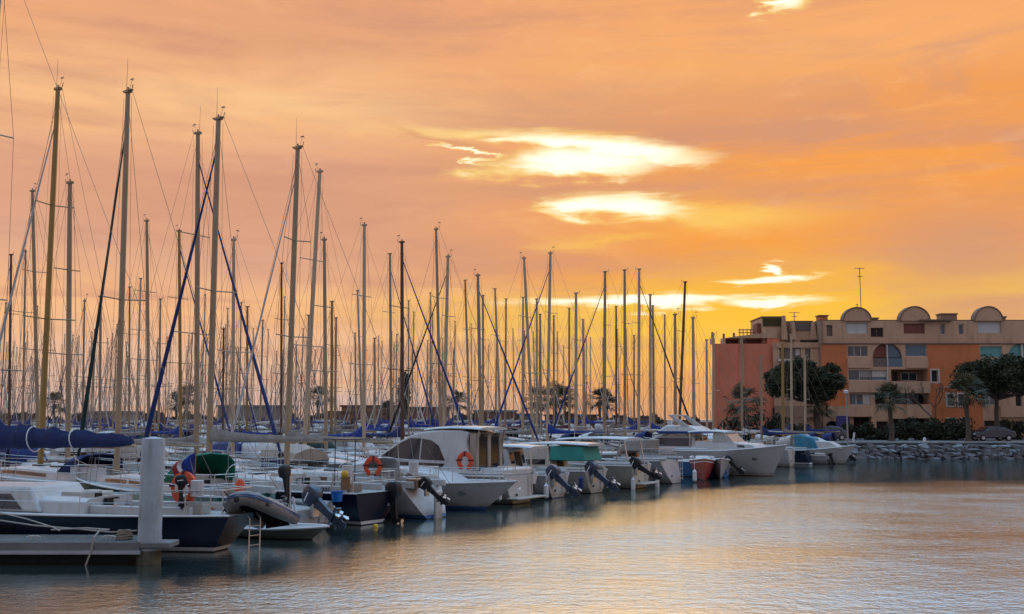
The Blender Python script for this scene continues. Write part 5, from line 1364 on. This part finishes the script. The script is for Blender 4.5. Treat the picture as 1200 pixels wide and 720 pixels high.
# K: white motor yacht bow out
bK = at(922, 517, 60.5); dK = Vector((cos(ANG_OUT - .05), sin(ANG_OUT - .05), 0)); LK = 6.9; stK = Vector((bK.x, bK.y, 0)) - dK * LK
oK, hK = motor_cruiser('white motor yacht with a high flared bow pointing at the open water', stK, ANG_OUT - .05, LK, 3.1, 1.55, hull=GEL, anti=ANTIR, bow=.55, rake=.14, profile=[(1.33, 1.5), (5.48, 1.75), (5.11, 2.1), (3.70, 2.25), (3.11, 2.3), (1.33, 2.3)], wins=([(4.14, 1.92), (4.66, 1.9), (4.59, 2.04), (4.14, 2.08)],), wb=.36, wt=.30, tw=.9,
                       roof=(.9, 3.4, 2.9, 2.9, .34), roof_m=WHITEC, posts=((1.0, 2.9, 1.0, 1.6), (3.3, 2.9, 3.6, 2.25), (2.2, 2.9, 2.2, 2.3)))
b = MB()
for s in (1, -1): b.tube([(8.0, s * (hK.side(5.92, 1.55) + .02), 1.52), (8.35, s * (hK.side(6.18, 1.58) + .02), 1.56)], .06, 6)
b.build('hawse_port', BLACKP, oK)
b = MB(); b.prism_y([(2.52, 2.25), (3.92, 2.2), (3.26, 2.95), (2.52, 2.98)], .98, .8); b.build('windscreen', CLEARP, oK, smooth=False)
oK.scale = (1, 1, .9)
# L: flybridge cruiser behind
stL = at(852, 545, 66.5); stL.z = 0
oL, hL = motor_cruiser('flybridge cruiser with a dark blue stripe and swept white arch', stL, ANG_IN, 8.6, 3.2, 1.4, hull=GEL, anti=ANTIB, profile=[(1.54, 1.4), (6.16, 1.7), (5.32, 2.3), (4.34, 2.75), (1.82, 2.75)], wins=([(1.96, 1.95), (5.32, 1.95), (4.48, 2.6), (1.96, 2.6)],), wb=.42, wt=.36, bow=.6, roof=(.4, 4.8, 2.8, 2.9, .42), platform=True)
b = MB(); b.prism_y([(1.12, 2.92), (4.48, 3.0), (3.78, 3.6), (1.96, 3.5)], 1.45, 1.2); b.build('flybridge', GEL, oL, bevel=.1)
b = MB(); b.bb(1.2, 4.35, -1.47, 1.47, 2.98, 3.12); b.build('blue_stripe', BLUEC, oL, smooth=False)
b = MB()
for s in (1, -1): b.loft([[(1.82, s * 1.25, 3.3), (2.52, s * 1.25, 3.3), (2.52, s * 1.15, 3.3), (1.82, s * 1.15, 3.3)], [(3.22, s * 1.2, 4.35), (3.57, s * 1.2, 4.35), (3.57, s * 1.1, 4.35), (3.22, s * 1.1, 4.35)]])
b.bb(3.2, 3.6, -1.2, 1.2, 4.3, 4.42); b.build('radar_arch', GEL, oL, bevel=.03)
oL.scale = (1, 1, .84)
# M: small craft at the far end of the row
stM = at(928, 546, 72.6); stM.z = 0
motor_cruiser('small white boat with a square stern near the end of the row', stM, ANG_IN, 5.6, 2.0, 1.15, hull=GEL, anti=ANTIR, railing=True, tw=.9, profile=[(2.0, 1.1), (4.2, 1.2), (3.7, 1.6), (2.3, 1.7)], wb=.34, wt=.28)
stM = at(921, 540, 79.5); stM.z = 0
oM, hM = motor_cruiser('white cuddy boat half covered by a turquoise tarpaulin', stM, ANG_OUT, 5.4, 2.1, 1.0, hull=GEL, anti=ANTI, railing=False, profile=[(1.6, 1.0), (4.6, 1.15), (3.6, 1.7), (1.7, 1.75)], wb=.36, wt=.28)
b = MB(); b.prism_y([(-.2, 1.0), (2.8, 1.05), (2.4, 1.95), (1.2, 2.25), (-.1, 1.9)], .9, .55); b.build('tarpaulin', TURQ, oM, bevel=.12)
stM = at(984, 541, 80.5); stM.z = 0
oM, hM = motor_cruiser('white speedboat with a raked windscreen frame moored nearest the stone quay', stM, ANG_IN, 6.0, 2.2, .9, hull=GEL, anti=ANTI, railing=False, motor=(-.1, 0, .8), tilt=radians(50), motor_s=1.3, profile=[(2.6, .9), (5.2, 1.05), (4.4, 1.3), (3.0, 1.35)], wb=.38, wt=.3)
b = MB()
for s in (1, -1): b.tube([(.2, s * .9, 1.0), (2.4, s * .8, 2.15), (3.6, s * .75, 1.35)], .06, 6)
for x, z in ((1.0, 1.42), (1.7, 1.79), (2.4, 2.15)): b.tube([(x, -.85, z), (x, .85, z)], .05, 6)
b.build('canopy_frame', GEL, oM)
b = MB(); b.prism_y([(.4, 1.12), (2.35, 2.1), (2.45, 2.14), (2.4, 2.2), (.3, 1.2)], .88, .8); b.build('folded_canopy', WHITEC, oM, smooth=False)
oM, hM = motor_cruiser('grey low workboat hull behind the white speedboat', Vector((at(966, 543, 78).x, 77.2, 0)), ANG_IN + .1, 4.2, 1.6, .62, hull=GREYW, anti=ANTI, railing=False, motor=(-.1, 0, .55), tilt=radians(20))
for px, py, D, l, m in ((742, 567, 49.6, 'white fender hanging by the canopy boat stern', WHITEP), (770, 565, 51.6, 'white fender between the canopy boat and the grey sailboat stern', WHITEP), (814, 557, 55, 'white fender at the right corner of the grey sailboat stern', WHITEP),
                        (585, 577, 40.3, 'white fender hanging on the flank of the cabin cruiser', WHITEP), (640, 575, 43.4, 'white fender between cabin cruiser and hardtop fishing boat', WHITEP), (681, 566, 45.8, 'dark blue fender beside the cream fishing boat', BLUE2)):
    fender(px, py, D, l, m)

b = MB()
for s in (.17, -.17): b.tube([(0, s, -.35), (0, s, .75), (.3, s, .95)], .017, 5)
for z in (-.2, .05, .3, .55): b.tube([(0, -.17, z), (0, .17, z)], .014, 5)
o = b.build('swim_ladder', STEEL); o.location = (at(298, 640, 27.0).x, 27.0, .1); o.rotation_euler = (0, 0, pi - .7); tag(o, 'thin steel swimming ladder hanging below the grey dinghy', 'ladder')
# ------------------------------------------------------------------ sailboats whose masts the photograph shows clearly
# base px, top px, top py, bow inward (L) or outward (R), mast width px, mast material, furled sail, sail cover, label
W, B, N_ = WHITEC, BLUEC, None
SB = [
 (50, 68, 103, 'L', 9, MASTG, W, B, 'tall gold masted sailboat with a blue sail cover behind the navy boom'),
 (47, 38, 223, 'L', 7, MAST, N_, GREYC, 'sailboat with a grey mast tilting left, just left of the gold mast'),
 (82, 82, 213, 'R', 9, MAST, N_, BLUEC, 'sailboat with a stout grey mast just right of the gold mast'),
 (176, 172, 258, 'R', 6, MAST, N_, GREYC, 'sailboat with the plain mast behind the white mooring pile'),
 (213, 210, 270, 'R', 5, MASTG, BLUE2, B, 'sailboat with a thin gold mast and a blue cover right of the pile'),
 (232, 232, 155, 'R', 8, MAST, BLUE2, GREYC, 'sailboat with a tall straight mast nearly touching the navy boat mast on its left'),
 (274, 274, 280, 'L', 5, MASTW, N_, BLUE2, 'sailboat with a pale mast between the navy boat mast and the leaning white boat mast'),
 (330, 330, 308, 'L', 3, MASTD, N_, GREYC, 'sailboat with a thin dark mast just left of the white boat mast'),
 (357, 375, 200, 'R', 6, MASTW, N_, W, 'sailboat whose tall mast leans far to the right with a fitting at its head'),
 (383, 380, 280, 'R', 5, MAST, N_, GREYC, 'sailboat with a mast just right of the far leaning mast'),
 (425, 419, 340, 'L', 4, MASTW, N_, B, 'sailboat with a short pale mast left against a taller straight one'),
 (427, 427, 263, 'R', 5, MASTW, N_, B, 'sailboat with a straight pale mast topped by a small vane above the brown building'),
 (459, 457, 297, 'R', 5, MAST, BLUE2, B, 'sailboat with a pale mast left beside the dark brown mast'),
 (472, 471, 283, 'R', 5, MASTD, BLUE2, BLUE2, 'sailboat with a dark brown wooden mast before the cypress'),
 (517, 511, 268, 'L', 4, MAST, N_, MAROON, 'sailboat with the tallest thin mast right of the dark brown one'),
 (520, 525, 300, 'L', 5, MASTW, BLACKC, B, 'sailboat with a furled dark sail crossing in front of the dark brown mast'),
 (551, 545, 328, 'L', 3, MAST, N_, MAROON, 'sailboat with a thin mast leaning left before the terracotta buildings'),
 (564, 560, 322, 'R', 5, MAST, BLUE2, B, 'sailboat with a mast behind the roof of the big cabin cruiser'),
 (587, 580, 338, 'R', 5, MASTW, N_, B, 'sailboat with a left leaning pale mast just right of the cabin cruiser roof mast'),
 (625, 614, 302, 'R', 4, MASTW, N_, GREYC, 'sailboat with a mast strongly leaning left near the tall far palms'),
 (641, 645, 296, 'L', 6, MASTW, B, B, 'sailboat with a long bright blue sail cover beside the tall far palms'),
 (675, 675, 343, 'L', 5, MASTW, N_, GREYC, 'sailboat with a mast right of the tall far palm clump'),
 (667, 667, 361, 'R', 4, MAST, N_, MAROON, 'sailboat with a shorter mast within the tall far palm clump'),
 (708, 709, 318, 'L', 8, MAST, BLUE2, BEIGEC, 'sailboat with a thick mast and a long beige sail cover'),
 (732, 732, 316, 'L', 5, MAST, N_, W, 'sailboat with a straight mast between the two thickest masts of the right half'),
 (748, 749, 315, 'R', 8, MASTW, BLACKC, B, 'sailboat with a thick pale mast and antenna left of the flybridge cruiser'),
 (762, 762, 345, 'L', 4, MASTW, N_, B, 'sailboat with a blue sail cover stretching to the flybridge cruiser'),
 (779, 779, 369, 'R', 4, MAST, N_, GREYC, 'sailboat with a short mast left of the dark slanted mast'),
 (722, 722, 359, 'L', 3, MASTD, N_, GREYC, 'sailboat with a thin dark mast right of the thick beige boat mast'),
 (795, 803, 330, 'R', 4, MASTD, N_, MAROON, 'sailboat with a dark brown mast leaning right left of the red wall'),
 (791, 791, 368, 'L', 4, MAST, N_, W, 'sailboat with a pale mast crossing the foot of the dark leaning mast'),
 (813, 812, 372, 'L', 4, MASTW, N_, GREYC, 'sailboat with a pale mast a little left of the red blind wall'),
 (835, 836, 391, 'L', 3, MASTW, N_, W, 'sailboat with a mast along the left edge of the red blind wall'),
 (869, 869, 397, 'L', 3, MAST, N_, W, 'sailboat with a faint mast against the middle of the red blind wall'),
 (892, 892, 417, 'L', 3, MAST, N_, BLUE2, 'sailboat with a short mast against the right part of the red wall'),
 (917, 917, 403, 'L', 4, MASTG, N_, GREYC, 'sailboat with a gold mast before the umbrella pine'),
 (927, 927, 392, 'R', 3, MASTW, N_, BLUE2, 'sailboat with a white mast just right of the gold one before the umbrella pine'),
 (943, 943, 417, 'L', 3, MASTW, N_, BLUE2, 'sailboat with the rightmost white mast before the umbrella pine'),
 # second rank
 (12, 13, 298, 'L', 4, MASTD, N_, GREYC, 'sailboat with a dark slim mast by the left edge of the picture'),
 (28, 30, 294, 'R', 3, MAST, N_, GREYC, 'sailboat with a slim mast left of the tilting grey mast'),
 (98, 99, 352, 'L', 3, MAST, N_, GREYC, 'sailboat with a short mast right of the stout grey mast'),
 (118, 118, 347, 'R', 4, MAST, N_, W, 'sailboat with a short mast left of the tall green boat mast'),
 (152, 152, 336, 'L', 3, MAST, N_, GREYC, 'sailboat with a slim mast just right of the tall green boat mast'),
 (160, 165, 326, 'R', 3, MASTW, N_, GREYC, 'sailboat with a slim leaning mast above the mooring pile'),
 (187, 188, 350, 'L', 3, MAST, N_, BLUE2, 'sailboat with a short mast between the pile and the thin gold mast'),
 (262, 262, 385, 'R', 3, MASTD, N_, GREYC, 'sailboat with a short dark mast right of the navy boat mast'),
 (290, 290, 359, 'L', 4, MASTG, N_, GREYC, 'sailboat with a short golden mast left of the thin dark mast'),
 (305, 308, 375, 'R', 3, MAST, N_, BLUE2, 'sailboat with a short mast left of the white boat mast'),
 (362, 362, 369, 'R', 4, MAST, N_, GREYC, 'sailboat with a short mast between the white boat mast and the far leaning mast foot'),
 (389, 389, 353, 'L', 4, MASTG, N_, GREYC, 'sailboat with a golden short mast above the low far palm'),
 (393, 394, 372, 'R', 3, MAST, N_, W, 'sailboat with a short pale mast right of the golden short one'),
 (418, 416, 390, 'R', 3, MAST, N_, GREYC, 'sailboat with a low mast behind the brown building masts'),
 (440, 439, 396, 'L', 3, MAST, N_, B, 'sailboat with a low mast over the upper brown building'),
 (566, 566, 346, 'L', 3, MAST, N_, GREYC, 'sailboat with a slim mast closely right of the mast behind the cruiser roof'),
 (592, 593, 350, 'R', 4, MAST, N_, GREYC, 'sailboat with a slim mast right of the left leaning pale one'),
 (612, 613, 348, 'R', 4, MASTW, N_, MAROON, 'sailboat with a pale mast beside the foot of the strongly leaning mast'),
 (629, 629, 350, 'L', 3, MASTW, N_, GREYC, 'sailboat with a pale mast left of the blue covered boat mast'),
 (634, 633, 368, 'R', 3, MAST, N_, GREYC, 'sailboat with a short mast tight left of the blue covered boat mast'),
 (649, 649, 370, 'L', 3, MAST, N_, W, 'sailboat with a short mast tight right of the blue covered boat mast'),
 (684, 683, 374, 'R', 4, MASTW, N_, GREYC, 'sailboat with a short mast left of the thick beige boat mast'),
 (743, 743, 393, 'L', 3, MAST, N_, GREYC, 'sailboat with a short mast tight left of the thick pale mast'),
 (766, 765, 358, 'R', 3, MAST, N_, W, 'sailboat with a mast a step left of the flybridge cruiser arch'),
 (828, 828, 398, 'L', 3, MASTW, N_, W, 'sailboat with a low pale mast close to the corner of the red wall'),
]
ROWD = {1: {'L': 6.2, 'R': 4.8}, 2: {'L': 18.4, 'R': 16.6}, 3: {'L': 37.2, 'R': 36.0}, 4: {'L': 49.5, 'R': 47.6}, 5: {'L': 68, 'R': 66.8}, 6: {'L': 80.5, 'R': 78.5}}
used = {r: [] for r in range(1, 13)}
for t_ in (0, 3.0, 6.3, 9.4, 12.2, 15.3, 19, 22.4, 25.5, 30.2, 34.2, 37.6, 40.4, 44, 48, 55.5): used[1].append(t_)
def place(px, off):
    u = (at(px, 490, 100).x) / 100
    D = (off + 20.95) / (.534 - .845 * u); X = D * u
    return D, (X + 9) * .534 + (D - 25) * .845
def hm_at(py, D): return at(600, py, D).z
order = sorted(range(len(SB)), key=lambda i: SB[i][2])
hulls_m = [(GEL, BLUESTR), (GEL, GREYW), (GEL2, BLUESTR), (GEL, NAVYP), (GREYW, WHITEP), (NAVY, WHITEP), (GEL, REDC), (GEL2, GREENH)]
NB = 0
for i in order:
    px, ptx, pty, dr, wpx, mm, furl, cover, label = SB[i]
    best = None
    for r in (1, 2, 3, 4, 5, 6):
        for jit in (0, -.9, .9, -1.8, 1.8):
            D, t = place(px, ROWD[r][dr] + jit)
            if r == 1 and t < 50: continue
            Hm = hm_at(pty, D)
            gap = min([abs(t - q_) for q_ in used[r]] or [9])
            tmax = {1: 70, 2: 72, 3: 118, 4: 120, 5: 122, 6: 122}[r]
            c = abs(jit) * .2 + max(0, 8 - Hm) * 2 + max(0, Hm - 15) * 1.2 + max(0, Hm - 18) * 4 + max(0, 2.75 - gap) * 9 + (30 if t > tmax or t < -8 else 0)
            if best is None or c < best[0]: best = (c, r, D, t, Hm, gap)
    c, r, D, t, Hm, gap = best
    if c > 12: print('hard', px, best)
    used[r].append(t)
    hm, st_ = hulls_m[(i * 5 + 3) % 8]
    Lb = max(6.6, min(11.8, Hm * .82)); Bb = min(3.2, .31 * Lb)
    if gap < 2.9: Bb = max(1.9, min(Bb, gap - .1))
    hd = (ANG_IN if dr == 'L' else ANG_OUT) + R.uniform(-.04, .04)
    base = at(px, 490, D)
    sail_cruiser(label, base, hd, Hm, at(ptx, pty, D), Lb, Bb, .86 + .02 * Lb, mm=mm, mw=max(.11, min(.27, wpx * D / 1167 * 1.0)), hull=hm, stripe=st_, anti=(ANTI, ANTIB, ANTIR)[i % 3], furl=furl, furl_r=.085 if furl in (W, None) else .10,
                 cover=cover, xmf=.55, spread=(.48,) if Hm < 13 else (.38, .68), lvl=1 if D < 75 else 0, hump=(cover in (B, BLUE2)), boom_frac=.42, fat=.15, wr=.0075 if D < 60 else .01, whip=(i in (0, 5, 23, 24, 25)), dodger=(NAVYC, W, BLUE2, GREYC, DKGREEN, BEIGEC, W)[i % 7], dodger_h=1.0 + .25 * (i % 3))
    NB += 1
# J: grey sailboat stern between the canopy boat and the red panel boat
st = at(793, 565, 54.4); st.z = 0
oJ, hJ = motor_cruiser('grey white sailboat hull showing its broad raked transom, mast down', st, ANG_IN, 8.6, 2.9, 1.15, hull=GREYW, anti=ANTI, tw=.84, profile=[(2.4, 1.1), (6.4, 1.25), (5.6, 1.55), (2.6, 1.65)], wins=([(2.9, 1.3), (5.2, 1.28), (5.0, 1.45), (2.9, 1.5)],), wb=.32, wt=.25, stern=.05)
pulpit(hJ, oJ, False)
b = MB(); b.prism_y([(1.4, 1.7), (3.2, 1.65), (2.6, 2.3), (1.3, 2.35)], 1.0, .8); b.build('spray_hood', GREYC, oJ, bevel=.08)

# ------------------------------------------------------------------ the crowd of smaller boats filling the rows behind
protos = []
spec = [(9.2, MAST, GEL, BLUESTR, B, None), (10.6, MASTW, GEL, GREYW, GREYC, W), (9.8, MASTD, GEL2, BLUESTR, BLUE2, None), (11.6, MASTW, GEL, NAVYP, W, BLUE2), (8.6, MASTG, NAVY, WHITEP, GREYC, None), (12.4, MAST, GEL, REDC, B, W), (10.2, MASTG, GREYW, WHITEP, MAROON, None), (11.0, MASTW, GEL2, GREENH, BEIGEC, N_)]
labs = ['slim masted white sailboat with a blue sail cover, one of many in the back rows', 'pale masted sailboat with a grey sail cover packed in the back rows', 'cream sailboat with a dark blue sail cover packed in the back rows', 'white sailboat with a white sail cover packed in the back rows',
        'short masted dark hulled sailboat packed in the back rows', 'white sailboat with a red stripe and tall mast in the back rows', 'gold masted grey sailboat packed in the back rows', 'cream sailboat with a beige sail cover packed in the back rows']
grp = 'sailboats crowding the back rows of the marina'
def proto_boat(k):
    Hm, mm, hm, st_, cov, fu = spec[k]
    Lb = Hm * .80
    return sail_cruiser(labs[k], Vector((0, 0, 0)), 0.0, Hm, Vector((.15 * (k % 3 - 1), 0, Hm)), Lb, .31 * Lb, .98, mm=mm, mw=.15, hull=hm, stripe=st_, furl=fu, cover=cov, lvl=0 if k % 2 else 1, group=grp, hump=cov in (B, BLUE2), fat=.15, wr=.011, spread=(.5,), dodger=(GREYC, BLUE2, NAVYC, W, BEIGEC, W, MAROON, GREYC)[k], dodger_h=1.15, whip=False)[0]
fills = []
ROWC = {2: (17.4, -7, 70), 3: (36.6, -4, 122), 4: (48.6, 0, 124), 5: (67.5, 4, 124), 6: (79.5, 6, 124), 7: (98, 12, 122), 8: (110.5, 14, 124), 9: (129, 20, 126), 10: (141, 26, 128), 11: (158, 34, 130), 12: (170, 40, 130)}
for r, (off, t0, t1) in ROWC.items():
    t = t0
    while t < t1:
        if min([abs(t - q_) for q_ in used[r]] or [9]) > (2.6 if r < 3 else 2.25):
            p = rowpt(t, off + R.uniform(-.6, .6))
            px = 600 + 1167 * p.x / p.y
            if -25 < px < 832 and p.x < (22.5 - (p.y - 88) * .33 if p.y < 106 else 16.0) and p.y < 173:
                fills.append((r, t, p)); used[r].append(t)
        t += R.uniform(1.0, 1.6)
print('fillers', len(fills), 'measured', NB)
pr_used = {}
for r, t, p in fills:
    k = R.randrange(8)
    px = 600 + 1167 * p.x / p.y
    cap = 385 if r == 2 else 335 if r < 5 else 350 if r < 7 else 364 if r < 9 else 378
    maxH = min(15.5, hm_at(cap + R.uniform(0, 65), p.y))
    k = min(range(8), key=lambda q_: abs(spec[q_][0] - min(maxH, 12.6)) + R.uniform(0, 3))
    s = max(.62, min(1.3, maxH / spec[k][0]))
    hd = (ANG_IN if r % 2 else ANG_OUT) + R.uniform(-.05, .05) + (pi if R.random() < .15 else 0)
    first_ = k not in pr_used
    if first_: pr_used[k] = proto_boat(k)
    d_ = Vector((cos(hd), sin(hd), 0)); loc = p - d_ * (spec[k][0] * .80 * .56); loc.z = 0
    sc = (min(s, 1.02), min(s, .98) * (.95 if r < 3 else .74), s)
    if first_:
        o = pr_used[k]; o.location = loc; o.rotation_euler = (0, 0, hd); o.scale = sc
    else: copy_tree(pr_used[k], loc, hd, sc)

print('SAILBOATS', sum(1 for o in bpy.data.objects if o.get('category') == 'sailboat'))
